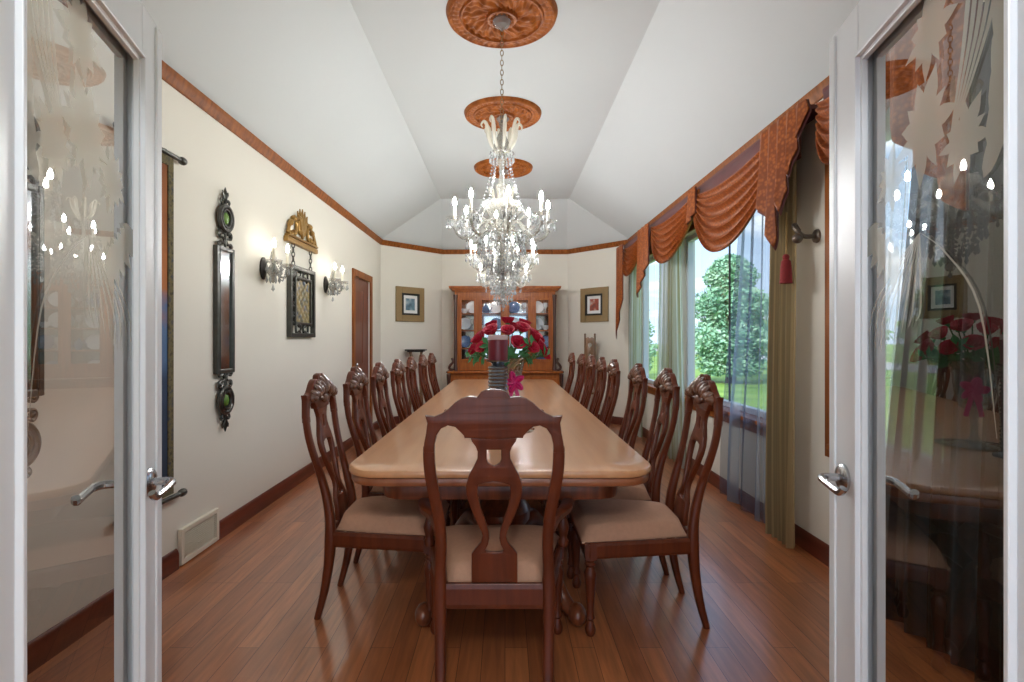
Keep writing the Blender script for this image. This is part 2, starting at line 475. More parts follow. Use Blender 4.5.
def woven_cloth():  # warm top to blue bottom: room light painted into the cloth by height
    m, nt, b = new_mat('woven_cloth_lit_ramp')
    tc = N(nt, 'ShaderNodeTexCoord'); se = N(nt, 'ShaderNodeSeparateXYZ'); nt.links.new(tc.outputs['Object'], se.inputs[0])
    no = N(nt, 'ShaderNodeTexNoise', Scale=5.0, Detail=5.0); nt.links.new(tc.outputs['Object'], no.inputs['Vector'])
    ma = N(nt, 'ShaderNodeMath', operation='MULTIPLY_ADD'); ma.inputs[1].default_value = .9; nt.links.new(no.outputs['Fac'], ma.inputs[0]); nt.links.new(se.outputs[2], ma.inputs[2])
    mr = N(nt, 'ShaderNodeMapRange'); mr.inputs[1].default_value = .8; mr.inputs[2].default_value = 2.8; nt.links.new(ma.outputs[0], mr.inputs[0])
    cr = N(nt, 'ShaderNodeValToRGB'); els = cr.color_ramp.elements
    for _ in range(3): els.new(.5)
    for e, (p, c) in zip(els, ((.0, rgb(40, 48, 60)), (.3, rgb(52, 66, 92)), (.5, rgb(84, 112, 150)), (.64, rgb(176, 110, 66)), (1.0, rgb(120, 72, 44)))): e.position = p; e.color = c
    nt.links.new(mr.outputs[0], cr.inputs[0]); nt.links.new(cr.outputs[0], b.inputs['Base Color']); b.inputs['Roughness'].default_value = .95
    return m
M['tapestry'] = woven_cloth()

# ------------------------------------------------------------------ setting
W = 1.82; YF = .62; YS = 7.75; YB = 8.62; XB = 1.02; ZC = 2.722; ZT = 3.34; XT = .95; HALL = -3.2
f = MB().quad((-2.6, HALL, 0), (2.6, HALL, 0), (2.6, 9.2, 0), (-2.6, 9.2, 0)).build('floor', M['floor'], smooth=0)
struct(f, 'glossy brown hardwood plank floor running the length of the room', 'floor')

def wallbox(name, pieces, mat, label, cat='wall'):
    m = MB()
    for (x0, x1, y0, y1, z0, z1) in pieces:
        m.box(((x0 + x1) / 2, (y0 + y1) / 2, (z0 + z1) / 2), (x1 - x0, y1 - y0, z1 - z0))
    return struct(m.build(name, mat, smooth=0), label, cat)

# right wall with its three windows; openings (y0, y1)
WZ0, WZ1 = .68, 2.32
OPEN = [(2.18, 2.92), (3.58, 5.52), (5.86, 7.28)]
T = .16
pcs = []; y = YF
for a, b in OPEN:
    pcs.append((W, W + T, y, a, 0, 2.86)); pcs.append((W, W + T, a, b, 0, WZ0)); pcs.append((W, W + T, a, b, WZ1, 2.86)); y = b
pcs.append((W, W + T, y, YS + .05, 0, 2.86))
wallbox('wall_right', pcs, M['wall'], 'cream wall holding the row of tall draped windows')
DY0, DY1, DZ = 6.38, 7.12, 2.03
wallbox('wall_left', [(-W - T, -W, YF, DY0, 0, 2.86), (-W - T, -W, DY0, DY1, DZ, 2.86), (-W - T, -W, DY1, YS + .05, 0, 2.86)],
        M['wall'], 'long cream wall hung with iron mirrors, sconces and a tapestry')
wallbox('wall_back', [(-XB - .03, XB + .03, YB, YB + T, 0, 2.86)], M['wall'], 'cream end wall behind the china cabinet')
def cham(name, s, label):
    a, b = Vector((s * W, YS, 0)), Vector((s * XB, YB, 0)); d = (b - a).normalized(); n = Vector((s * abs(d.y), abs(d.x), 0)) * T
    m = MB(); lo = [a, b, b + n, a + n]
    vs = lo + [p + Vector((0, 0, 2.86)) for p in lo]
    m.add(vs, [(0, 1, 2, 3), (4, 5, 6, 7), (0, 1, 5, 4), (1, 2, 6, 5), (2, 3, 7, 6), (3, 0, 4, 7)])
    return struct(m.build(name, M['wall'], smooth=0), label, 'wall')
cham('wall_back_left', -1, 'angled cream wall carrying the blue print picture')
cham('wall_back_right', 1, 'angled cream wall carrying the red print picture')
# front wall with double-door opening, and the hall the doors open from
wallbox('wall_front', [(-2.6, -.76, YF - .14, YF, 0, 2.86), (.76, 2.6, YF - .14, YF, 0, 2.86), (-.76, .76, YF - .14, YF, 2.06, 2.86)], M['wall'], 'wall around the double doorway')
wallbox('wall_hall_left', [(-2.7, -2.6, HALL, YF, 0, 2.86)], M['hall'], 'side wall of the hall before the double doors')
wallbox('wall_hall_right', [(2.6, 2.7, HALL, YF, 0, 2.86)], M['hall'], 'window side wall of the hall before the double doors')
wallbox('ceiling_hall', [(-2.7, 2.7, HALL, YF, 2.8, 2.9)], M['ceiling'], 'flat ceiling of the hall before the double doors', 'ceiling')
# vaulted ceiling
O = [(-W - .02, YF - .02), (W + .02, YF - .02), (W + .02, YS), (XB, YB + .02), (-XB, YB + .02), (-W - .02, YS)]
YT0, YT1 = 1.5, 7.82
I = [(-XT, YT0), (XT, YT0), (XT, YT1), (XT - .03, YT1), (-XT + .03, YT1), (-XT, YT1)]
m = MB(); z0 = ZC - .01
vs = [(x, y, z0) for x, y in O] + [(x, y, ZT) for x, y in I]
fs = [(i, (i + 1) % 6, 6 + (i + 1) % 6, 6 + i) for i in range(6)] + [tuple(range(6, 12))]
m.add(vs, fs); m.add([(x * 1.08, y + (.06 if y > 4 else -.06), z + .12) for x, y, z in vs], fs)
struct(m.build('ceiling', M['ceiling'], smooth=0), 'pale grey vaulted tray ceiling with sloping sides', 'ceiling')

# crown trim and baseboards along the room outline
def strip(name, a, b, prof, mat, label):
    a, b = Vector(a), Vector(b); d = (b - a).normalized(); n = Vector((-d.y, d.x, 0))
    m = MB(); k = len(prof)
    e = max(p[0] for p in prof)
    for q in (a, b):
        for o_, z in prof: m.v.append(tuple(q + n * o_ + Vector((0, 0, z))))
    for i in range(k): m.f.append((i, (i + 1) % k, k + (i + 1) % k, k + i))
    m.f.append(tuple(range(k))); m.f.append(tuple(range(2 * k - 1, k - 1, -1)))
    return struct(m.build(name, mat, smooth=30), label, 'trim')
crown = [(-.01, 2.648), (.012, 2.648), (.016, 2.664), (.028, 2.682), (.034, 2.706), (.038, 2.720), (-.01, 2.720)]
strip('trim_1', (-W, YS, 0), (-W, YF, 0), crown, M['trim'], 'brown crown moulding above the mirror wall')
strip('trim_2', (W, YF, 0), (W, YS, 0), crown, M['trim'], 'brown crown moulding above the window valances')
strip('trim_3', (XB, YB, 0), (-XB, YB, 0), crown, M['trim'], 'brown crown moulding above the china cabinet')
strip('trim_4', (-XB, YB, 0), (-W, YS, 0), crown, M['trim'], 'brown crown moulding above the blue print picture')
strip('trim_5', (W, YS, 0), (XB, YB, 0), crown, M['trim'], 'brown crown moulding above the red print picture')
bb = [(-.01, 0), (.018, 0), (.018, .082), (.012, .102), (.004, .112), (-.01, .112)]
VY0, VY1 = 2.94, 3.34
strip('baseboard_left', (-W, VY0 - .01, 0), (-W, YF, 0), bb, M['base'], 'dark red wood baseboard under the tapestry')
strip('baseboard_left_far', (-W, DY0 - .09, 0), (-W, VY1 + .005, 0), bb, M['base'], 'dark red wood baseboard between the vent and the doorway')
strip('baseboard_left_corner', (-W, YS, 0), (-W, DY1 + .09, 0), bb, M['base'], 'short dark baseboard past the wood doorway')
strip('baseboard_right', (W, YF, 0), (W, YS, 0), bb, M['base'], 'dark red wood baseboard under the windows')
strip('baseboard_back', (XB, YB, 0), (-XB, YB, 0), bb, M['base'], 'dark red wood baseboard behind the china cabinet')
strip('baseboard_back_left', (-XB, YB, 0), (-W, YS, 0), bb, M['base'], 'dark baseboard below the blue print picture')
strip('baseboard_back_right', (W, YS, 0), (XB, YB, 0), bb, M['base'], 'dark baseboard below the red print picture')

# ------------------------------------------------------------------ windows
def make_window(n, y0, y1, mull, label):
    r = thing('window_%d' % n, label, 'window', (W, (y0 + y1) / 2, 0), kind='structure')
    h0, h1 = (y0 - y1) / 2, (y1 - y0) / 2
    m = MB(); c = .07
    for yy in (h0 - c / 2, h1 + c / 2): m.box((-.008, yy, (WZ0 + WZ1) / 2), (.02, c, WZ1 - WZ0 + 2 * c))
    m.box((-.008, 0, WZ1 + c / 2), (.02, h1 - h0, c)); m.box((-.008, 0, WZ0 - c / 2 - .02), (.018, h1 - h0, c))
    m.build('casing', M['trim'], r, smooth=0, bevel=.004)
    MB().box((.03, 0, WZ0 - .002), (.16, h1 - h0, .03)).build('sill', M['trim'], r, smooth=0, bevel=.004)
    m = MB(); s = .045
    for yy in (h0 + s / 2, h1 - s / 2): m.box((.10, yy, (WZ0 + WZ1) / 2), (.06, s, WZ1 - WZ0))
    for zz in (WZ0 + s / 2 + .012, WZ1 - s / 2): m.box((.10, 0, zz), (.06, h1 - h0 - 2 * s, s))
    m.build('window_frame', M['sash'], r, smooth=0, bevel=.004)
    for q in mull:
        MB().box((.10, q - (y0 + y1) / 2, (WZ0 + WZ1) / 2), (.012, .016, WZ1 - WZ0 - 2 * s)).build('mullion', M['darkmetal'] if n == 1 else M['sash'], r, smooth=0)
    x = .112
    MB().quad((x, h0 + s, WZ0 + s), (x, h1 - s, WZ0 + s), (x, h1 - s, WZ1 - s), (x, h0 + s, WZ1 - s)).build('pane', M['glass'], r, smooth=0)
    return r
make_window(1, *OPEN[1], [4.53], 'widest window, with the tree in view, at the middle of the window wall')
make_window(2, *OPEN[2], [6.57], 'farthest window, beside the angled wall, mostly behind pale sheers')
make_window(3, *OPEN[0], [], 'window nearest the double doors, seen through the open glass door')

# interior doorway on the mirror wall
d = thing('door_1', 'dark red wood doorway beyond the sconces', 'door', (-W, (DY0 + DY1) / 2, 0), kind='structure')
hw = (DY1 - DY0) / 2
m = MB(); c = .085
for s in (-1, 1): m.box((.011, s * (hw + c / 2), (DZ + c) / 2), (.022, c, DZ + c))
m.box((.011, 0, DZ + c / 2), (.022, 2 * hw, c)); m.build('casing', M['trim'], d, smooth=0, bevel=.004)
m = MB(); m.box((-.034, 0, DZ / 2), (.04, 2 * hw, DZ))
for s in (-1, 1):
    for z_, h_ in ((.5, .7), (1.42, .92)): m.box((-.014, s * .17, z_), (.012, .24, h_))
m.build('door_panel', M['door'], d, smooth=0, bevel=.006)
MB().ball((.012, -hw + .08, .95), .03, sc=(.8, 1, 1)).build('door_knob', M['chrome'], d)

# ------------------------------------------------------------------ French doors
def make_glass_door(n, hinge, ang, sgn, glass_len, stile_h, stile_l, label):
    """local x runs from hinge to latch, local y*sgn points to the doorway centre line"""
    r = thing('door_%d' % n, label, 'glass door', (hinge[0], hinge[1], 0), ang, kind='structure')
    L = stile_h + glass_len + stile_l; H = 2.035; th = .042; gt = 1.915; gb = .25
    g0, g1 = stile_h, stile_h + glass_len
    MB().box((g0 / 2, 0, H / 2 + .006), (g0, th, H - .012)).build('hinge_stile', M['white'], r, smooth=0, bevel=.003)
    MB().box(((g1 + L) / 2, 0, H / 2 + .006), (L - g1, th, H - .012)).build('latch_stile', M['white'], r, smooth=0, bevel=.003)
    MB().box(((g0 + g1) / 2, 0, (gt + H) / 2), (glass_len, th, H - gt)).build('rail', M['white'], r, smooth=0, bevel=.003)
    MB().box(((g0 + g1) / 2, 0, gb / 2 + .006), (glass_len, th, gb - .012)).build('rail', M['white'], r, smooth=0, bevel=.003)
    m = MB()
    for s in (-1, 1):
        for k, (w_, t_) in enumerate(((.020, .012), (.010, .022))):
            yy = s * (th / 2 - .002 + t_ / 2 - .010)
            for xx in (g0 + w_ / 2 + k * .001, g1 - w_ / 2 - k * .001): m.box((xx, yy, (gb + gt) / 2), (w_, t_, gt - gb))
            for zz in (gb + w_ / 2, gt - w_ / 2): m.box(((g0 + g1) / 2, yy, zz), (glass_len, t_, w_))
    m.build('glazing_bead', M['white'], r, smooth=0, bevel=.002)
    MB().box((L - .012, sgn * (th / 2 + .001), H / 2), (.034, .008, H - .02)).build('edge_strip', M['white'], r, smooth=0, bevel=.004)
    MB().quad((g0, 0, gb), (g1, 0, gb), (g1, 0, gt), (g0, 0, gt)).build('glass_pane', M['doorglass'], r, smooth=0)
    # lever handles on both faces
    hx = L - .075; hz = .937
    for s in (1, -1):
        ro = Matrix.Rotation(-s * PI / 2, 3, 'X')
        o = MB().lathe([(.0, 0), (.033, 0), (.033, .006), (.026, .012), (.012, .014), (.0, .014)], (hx, s * th / 2, hz), 20, M=ro).build('handle', M['chrome'], r)
        q = [(hx, s * (th / 2 + .008), hz), (hx, s * (th / 2 + .042), hz), (hx - .02, s * (th / 2 + .056), hz), (hx - .06, s * (th / 2 + .056), hz - .004), (hx - .105, s * (th / 2 + .052), hz - .008), (hx - .118, s * (th / 2 + .048), hz + .004)]
        MB().tube(catmull(q, 4), [.0095] * 9 + [.0085] * 12, 8).build('lever', M['chrome'], o)
        MB().box((L + .001, s * .009, hz), (.002, .014, .09)).build('latch_plate', M['chrome'], r, smooth=0)
    for hz_ in (.25, 1.0, 1.8):
        MB().lathe([(.0, 0), (.007, .0), (.007, .09), (0, .09)], (0, -sgn * (th / 2 + .004), hz_), 8).build('hinge', M['chrome'], r)
    # etched flowers and drooping fronds on the glass; t: 0 at latch edge -> 1 at hinge edge of the glass
    mm = MB(); ye = sgn * .0035
    def P(t, z): return (g1 - t * glass_len, ye, z)
    def ell(t, z, a, b, rot):
        pts = []
        for k in range(18):
            w = 2 * PI * k / 18; rr = 1 + .12 * cos(3 * w)
            x_, z_ = a * rr * cos(w), b * rr * sin(w)
            q = P(t, z); pts.append((q[0] + x_ * cos(rot) - z_ * sin(rot), ye, q[2] + x_ * sin(rot) + z_ * cos(rot)))
        mm.poly(pts)
    def petal(t, z, ln, wd, rot):
        q = P(t, z); out = []
        for k in range(9):
            u = k / 8; out.append((u * ln, wd * sin(PI * u ** .8) * (.9 + .1 * cos(9 * u))))
        ring = out + [(x_, -y_) for x_, y_ in reversed(out[1:-1])]
        mm.poly([(q[0] + x_ * cos(rot) - y_ * sin(rot), ye, q[2] + x_ * sin(rot) + y_ * cos(rot)) for x_, y_ in ring])
    for (t, z, s_) in ((.46, 1.66, .105), (.50, 1.83, .085), (.22, 1.60, .07), (.70, 1.60, .07)):
        for k in range(11): petal(t, z, s_ * (.72 + .34 * ((k * 7) % 5) / 4), s_ * (.15 + .05 * (k % 3)), k * 2 * PI / 11 + .35 + t)
    for k in range(7): petal(.80 + .02 * k, 1.52 + .045 * k, .11, .022, PI / 2 + .5 - .13 * k)
    for k in range(6): petal(.12 + .03 * k, 1.52 - .012 * k, .10, .02, -.4 - .2 * k)
    def blade(pts, w):
        c_ = catmull(pts, 5); ring = []
        for k, (t, z) in enumerate(c_): ring.append((P(t, z), w * sin(PI * (k + .4) / (len(c_) + .2))))
        for k in range(len(ring) - 1):
            (a, wa), (b, wb) = ring[k], ring[k + 1]
            mm.quad((a[0] - wa, ye, a[2]), (a[0] + wa, ye, a[2]), (b[0] + wb, ye, b[2]), (b[0] - wb, ye, b[2]))
    for k in range(8):
        e = .03 + .055 * k
        blade([(.44, 1.47), (.30 + .02 * k, 1.43), (e + .03, 1.33), (e, 1.22 + .012 * k)], .0035)
    blade([(.44, 1.47), (.6, 1.42), (.78, 1.32), (.86, 1.12)], .003)
    for k in range(5): blade([(.62, 1.60), (.70 + .03 * k, 1.75), (.74 + .04 * k, 1.88), (.76 + .05 * k, 1.90)], .006)
    mm.build('etched_flowers', M['etch'], r, smooth=0)
    return r
make_glass_door(2, (-.845 + .262 * .56, 1.2 - .965 * .56), PI / 2 + math.radians(15.2), -1, .46, .10, .105, 'white glass door standing open against the mirror wall')
make_glass_door(3, (.822 - .194 * .58, 1.2 - .981 * .58), PI / 2 - math.radians(11.2), 1, .48, .10, .145, 'white glass door standing open against the window wall')

# ------------------------------------------------------------------ dining table
TX = -.02; TY0, TY1 = 2.05, 6.72; TH = .76
tb = thing('dining_table', 'very long polished wood dining table on carved pedestals', 'table', (TX, (TY0 + TY1) / 2, 0))
hw, hl = .622, (TY1 - TY0) / 2
def rrect(a, b, r, bow=0.0):
    pts = []
    for cx, cy, a0 in ((a - r, b - r, 0), (-a + r, b - r, PI / 2), (-a + r, -b + r, PI), (a - r, -b + r, 1.5 * PI)):
        for k in range(9):
            w = a0 + PI / 2 * k / 8; pts.append((cx + r * cos(w), cy + r * sin(w)))
    return pts
m = MB(); vs, fs = shape2d(rrect(hw, hl, .15), depth=.032, bevel=.012)
m.add([(x, y, TH - .016 + z) for x, y, z in vs], fs); top = m.build('tabletop', M['table'], tb, smooth=35)
m = MB(); vs, fs = shape2d(rrect(hw - .010, hl - .010, .14), depth=.036, bevel=.012)
m.add([(x, y, TH - .049 + z) for x, y, z in vs], fs); m.build('edge_moulding', M['tableedge'], tb, smooth=35)
m = MB(); vs, fs = shape2d(rrect(hw - .12, hl - .14, .1), [rrect(hw - .15, hl - .17, .09)], depth=.085, bevel=.004)
m.add([(x, y, TH - .112 + z) for x, y, z in vs], fs); m.build('apron', M['tablebase'], tb, smooth=35)
prof = [(.0, .17), (.13, .17), (.135, .2), (.10, .22), (.085, .25), (.11, .28), (.15, .33), (.155, .38), (.12, .43), (.09, .45), (.105, .47), (.09, .49), (.075, .53), (.085, .57), (.13, .6), (.135, .64), (.0, .64)]
for py in (2.80, 4.4, 6.0):
    ly = py - (TY0 + TY1) / 2
    pd = MB().lathe(prof, (0, ly, 0), 24).box((0, ly, .655), (.5, .34, .04)).build('pedestal', M['tablebase'], tb, smooth=35)
    for sx in (-1, 1):
        for sy in (-1, 1):
            q = [(sx * .07, ly + sy * .09, .24), (sx * .15, ly + sy * .19, .27), (sx * .23, ly + sy * .30, .17), (sx * .29, ly + sy * .38, .075), (sx * .335, ly + sy * .435, .045)]
            mm = MB().tube(catmull(q, 5), [.055 - .0014 * k for k in range(21)], 10, flat=1.15)
            mm.ball((sx * .340, ly + sy * .445, .048), .048, 12, 8, (.85, 1.25, 1))
            mm.build('foot', M['tablebase'], pd)
MB().rectsweep([(0, 2.98 - (TY0 + TY1) / 2, .2), (0, 5.82 - (TY0 + TY1) / 2, .2)], .09, .07, (0, 0, 1)).build('stretcher', M['tablebase'], tb, smooth=0)

# ------------------------------------------------------------------ chairs
def rake(z):
    """set-back of the chair back at height z (local y)"""
    if z < .40: return -.215 - .062 * ((.40 - z) / .40) ** 2.0
    t = min(1, (z - .40) / .54)
    return -.215 - .104 * (t * t * (3 - 2 * t)) - .012 * max(0, (z - .9) / .2)
def chair_proto(armed):
    sx = 1.0 if armed else .87
    nm = 'armchair' if armed else 'dining_chair'
    r = thing(nm, '', 'chair')
    def back(vs, off=0.0):
        out = []
        for x, z, d in vs:
            yb = rake(z); out.append((x * sx, yb + d + off, z))
        return out
    # rear posts: foot -> seat -> bulge -> ear
    for s in (-1, 1):
        q = [(.185, .0), (.187, .12), (.19, .25), (.192, .36), (.19, .46), (.186, .56), (.190, .66), (.204, .75), (.2145, .83), (.2165, .895), (.215, .91)]
        q = [(s * x * sx, rake(z), z) for x, z in q]
        p = catmull(q, 3)
        wd = [.038 + (.006 if .25 < a[2] < .45 else 0) - (.006 if a[2] < .1 else 0) for a in p]
        dp = [.026 + .020 * max(0, 1 - abs(a[2] - .36) / .36) for a in p]
        MB().rectsweep(p, wd, dp, (0, 1, 0)).build('rear_post', M['chair'], r, smooth=50)
    # crest rail
    half = [(0, 1.105), (.025, 1.103), (.042, 1.096), (.051, 1.084), (.056, 1.078), (.064, 1.080), (.085, 1.081), (.108, 1.074), (.130, 1.059), (.150, 1.040), (.172, 1.024), (.198, 1.013), (.227, 1.017),
            (.220, .992), (.224, .960), (.231, .925), (.2345, .892), (.198, .892), (.197, .920), (.190, .950), (.174, .974), (.152, .984), (.128, .979), (.110, .962), (.099, .950), (.097, .942), (.078, .942), (0, .936)]
    vs, fs = shape2d(mirror(half), depth=.030, bevel=.005, cuts=8)
    MB().add(back(vs), fs).build('crest_rail', M['chair'], r, smooth=40)
    # carved shell and leaves on the front of the crest
    m = MB()
    for (x0, zb_, n_, ln0, spread, lean) in ((0, 1.0, 5, .104, .62, 0), (-.075, .995, 4, .078, .75, -.35), (.075, .995, 4, .078, .75, .35), (-.135, .990, 3, .048, .6, -.6), (.135, .990, 3, .048, .6, .6)):
        for k in range(n_):
            a = lean - spread + 2 * spread * k / (n_ - 1)
            ln = ln0 * (1 - .12 * abs(2 * k / (n_ - 1) - 1)); pts = []
            for u in range(6):
                t = u / 5; x_ = x0 + sin(a) * ln * t; z_ = zb_ + cos(a) * ln * t
                pts.append((x_ * sx, rake(z_) + .014 + .017 * sin(PI * min(1, t * .9 + .1)), z_))
            m.tube(pts, [.006, .010, .014, .0155, .014, .006], 6)
    for s in (-1, 1):
        q = [(s * .012, .985), (s * .06, .992), (s * .115, .998), (s * .155, 1.012), (s * .175, .996), (s * .158, .985)]
        m.tube(catmull([(x * sx, rake(z) + .018, z) for x, z in q], 3), .012, 6)
    m.ball((0, rake(.985) + .024, .985), .024, 10, 7, (1, .7, 1))
    m.build('carved_crest', M['crest'], r, smooth=60)
    # pierced splat
    half = [(0, .945), (.078, .945), (.073, .930), (.060, .912), (.054, .895), (.055, .872), (.066, .848), (.084, .815), (.095, .778), (.094, .745), (.082, .700), (.064, .650), (.046, .610),
            (.041, .590), (.046, .565), (.066, .540), (.080, .520), (.081, .415), (0, .415)]
    hole1 = mirror([(0, .846), (.010, .850), (.020, .858), (.024, .870), (.024, .902), (0, .902)]) if armed else mirror([(0, .848), (.010, .852), (.011, .87), (.010, .905), (0, .908)])
    hole2 = mirror([(0, .792), (.030, .787), (.052, .780), (.056, .765), (.054, .735), (.045, .690), (.030, .645), (.019, .605), (.017, .580), (.022, .555), (.032, .535), (.028, .528), (0, .525)])
    vs, fs = shape2d(mirror(half), [hole1, hole2], depth=.022, bevel=.004, cuts=10)
    MB().add(back(vs), fs).build('back_splat', M['chair'], r, smooth=40)
    # seat frame
    fw, bw, fy, by = (.29, .19, .235, -.215) if armed else (.245, .172, .272, -.215)
    bw2 = bw if armed else bw
    m = MB()
    m.rectsweep([(-fw, fy - .012, .365), (fw, fy - .012, .365)], .024, .07, (0, 0, 1))
    m.rectsweep([(-bw2, by, .365), (bw2, by, .365)], .024, .09, (0, 0, 1))
    for s in (-1, 1): m.rectsweep([(s * bw2, by, .365), (s * (fw - .012), fy - .012, .365)], .024, .07, (0, 0, 1))
    m.build('seat_frame', M['chair'], r, smooth=0, bevel=.003)
    # upholstered seat
    def seat(u, v):
        yy = by + .02 + (fy - by - .012) * v; hw_ = bw2 - .022 + (fw - bw2 + .012) * v
        a, b = 2 * u - 1, 2 * v - 1
        e = max(abs(a), abs(b)); h = (1 - abs(a) ** 5) * (1 - abs(b) ** 5)
        z_ = .402 + .05 * min(1, h * 3) ** .5 + .025 * h
        return (a * hw_ * (1 - .02 * (1 - h)), yy, z_)
    m = MB().grid(seat, 22, 22)
    ring = [seat(u / 22, 0) for u in range(23)] + [seat(1, v / 22) for v in range(1, 23)] + [seat(u / 22, 1) for u in range(21, -1, -1)] + [seat(0, v / 22) for v in range(21, 0, -1)]
    m.poly([(x, y, .395) for x, y, z in ring])
    i0 = len(m.v) - len(ring); k0 = len(m.v); n_ = len(ring)
    m.v += ring
    for k in range(n_): m.f.append((i0 + k, i0 + (k + 1) % n_, k0 + (k + 1) % n_, k0 + k))
    m.build('seat_cushion', M['seat'], r, smooth=60)
    # turned front legs
    lp = [(.0, 0), (.016, 0), (.022, .012), (.024, .03), (.016, .05), (.013, .065), (.020, .075), (.017, .09), (.015, .11), (.021, .19), (.026, .25), (.027, .27), (.019, .285), (.017, .295), (.026, .305), (.018, .315), (.024, .325), (.024, .33), (.0, .33)]
    for s in (-1, 1):
        lx, ly = s * (fw - .026), fy - .028
        MB().lathe(lp, (lx, ly, 0), 14).box((lx, ly, .362), (.048, .048, .07)).build('front_leg', M['chair'], r, smooth=45)
    if armed:
        for s in (-1, 1):
            q = [(s * .195, rake(.60) + .01, .605), (s * .225, -.13, .612), (s * .268, -.03, .608), (s * .292, .08, .600), (s * .292, .16, .592), (s * .286, .205, .575)]
            p = catmull(q, 4)
            MB().rectsweep(p, [.03 + .018 * min(1, k / 10) for k in range(len(p))], .03, (0, 0, 1)).build('arm', M['chair'], r, smooth=50)
            ap = [(.0, .40), (.02, .40), (.024, .42), (.016, .435), (.021, .455), (.026, .48), (.017, .51), (.014, .525), (.021, .54), (.016, .555), (.02, .58), (.0, .585)]
            MB().lathe(ap, (s * .282, .15, 0), 14).build('arm_support', M['chair'], r, smooth=45)
    return r
arm = chair_proto(True)
arm.location = (-.037, 2.085, 0)
tag(arm, 'armchair at the near table end with its plain back turned to the doorway', 'chair')
ch = chair_proto(False)
ORD = ['first', 'second', 'third', 'fourth', 'fifth', 'sixth', 'seventh', 'eighth']
def seatrow(ys, xs, rot, side, group):
    global used
    for i, (y_, x_) in enumerate(zip(ys, xs)):
        c = ch if not used else dup(ch)
        used = True
        c.location = (x_, y_, 0); c.rotation_euler.z = rot + R.uniform(-.025, .025)
        tag(c, 'carved-back side chair, %s from the armchair along the %s side of table' % (ORD[i], side), 'chair', group)
used = False
seatrow([2.57, 3.17, 3.75, 4.38, 5.00, 5.68, 6.32], [-.575, -.57, -.565, -.565, -.565, -.56, -.555], -PI / 2, 'mirror wall', 'side chairs facing the windows')
seatrow([2.495, 3.03, 3.62, 4.40, 4.92, 5.45, 5.97, 6.49], [.61, .60, .585, .58, .575, .565, .545, .50], PI / 2, 'window', 'side chairs facing the mirror wall')

# ------------------------------------------------------------------ chandeliers and medallions
CX = -.02; CY = [3.38, 4.87, 6.40]
def medal_z(r_, a):
    q = r_ / .355
    z = .018
    if q > .93: z = .034 * math.sqrt(max(0, 1 - ((q - .93) / .07) ** 2))
    elif q > .86: z = .026 + .008 * cos(a * 44) * sin(PI * (q - .86) / .07)
    elif q > .76: z = .022 + .010 * abs(cos(a * 22)) * sin(PI * (q - .76) / .10)
    elif q > .70: z = .036
    elif q > .28:
        t = (q - .28) / .42
        z = .018 + .022 * sin(PI * t) * (.5 + .5 * cos(a * 8 + 5 * sin(PI * t))) + .006 * cos(a * 24 + 12 * t)
    elif q > .20: z = .04
    else: z = .03 + .01 * cos(12 * a)
    return -z
medl = ['carved wooden ceiling medallion above the nearest chandelier', 'carved wooden ceiling medallion above the middle chandelier', 'carved wooden ceiling medallion above the farthest chandelier']
m = MB(); NR, NA = 46, 176
for j in range(NR + 1):
    r_ = max(.355 * j / NR, 1e-4)
    for k in range(NA):
        a = 2 * PI * k / NA
        z = medal_z(r_, a) if j < NR else 0
        m.v.append((r_ * cos(a), r_ * sin(a), z))
for j in range(NR):
    for k in range(NA):
        a, b = j * NA + k, j * NA + (k + 1) % NA
        m.f.append((a, b, b + NA, a + NA))
md = m.build('ceiling_medallion', M['medal'], loc=(CX, CY[0], ZT), smooth=50)
tag(md, medl[0], 'ceiling medallion', 'ceiling medallions')
for k in (1, 2):
    c = dup(md); c.location = (CX, CY[k], ZT); tag(c, medl[k], 'ceiling medallion', 'ceiling medallions')

bulb_prof = [(.0, 0), (.008, .002), (.012, .012), (.0125, .022), (.010, .034), (.005, .047), (.0, .056)]
bulbM = MB().lathe(bulb_prof, n=8).build('bulb', M['bulb']); bulb_me = bulbM.data; bpy.data.objects.remove(bulbM)
bulbM = MB().lathe(bulb_prof, n=8).build('bulb', M['bulbdim']); bulb2_me = bulbM.data; bpy.data.objects.remove(bulbM)
m = MB().lathe([(.0, -.05), (.012, -.045), (.016, -.02), (.010, -.012), (.012, -.008), (.03, -.004), (.048, .012), (.052, .014), (.05, .016), (.03, .003), (.0, .004)], n=16)
t_ = m.build('drip_pan', M['panglass']); pan_me = t_.data; bpy.data.objects.remove(t_)
t_ = MB().lathe([(.0, .003), (.0095, .003), (.0095, .085), (.007, .09), (.0, .09)], n=10).build('candle_sleeve', M['candle']); can_me = t_.data; bpy.data.objects.remove(t_)
t_ = MB().octa((0, 0, -.008), .006, .008).drop((0, 0, -.016), .0095, .05).build('crystal_drop', M['crystal'], smooth=0); drop_me = t_.data; bpy.data.objects.remove(t_)

def strand(m, pts, r=.0065, n=None):
    """string of faceted beads along pts"""
    c_ = catmull(pts, 8); acc = 0.0; last = Vector(c_[0])
    for q in c_[1:]:
        v = Vector(q); d = (v - last).length; acc += d; last = v
        if acc > r * 2.0: m.octa(v, r, r * 1.15); acc = 0.0

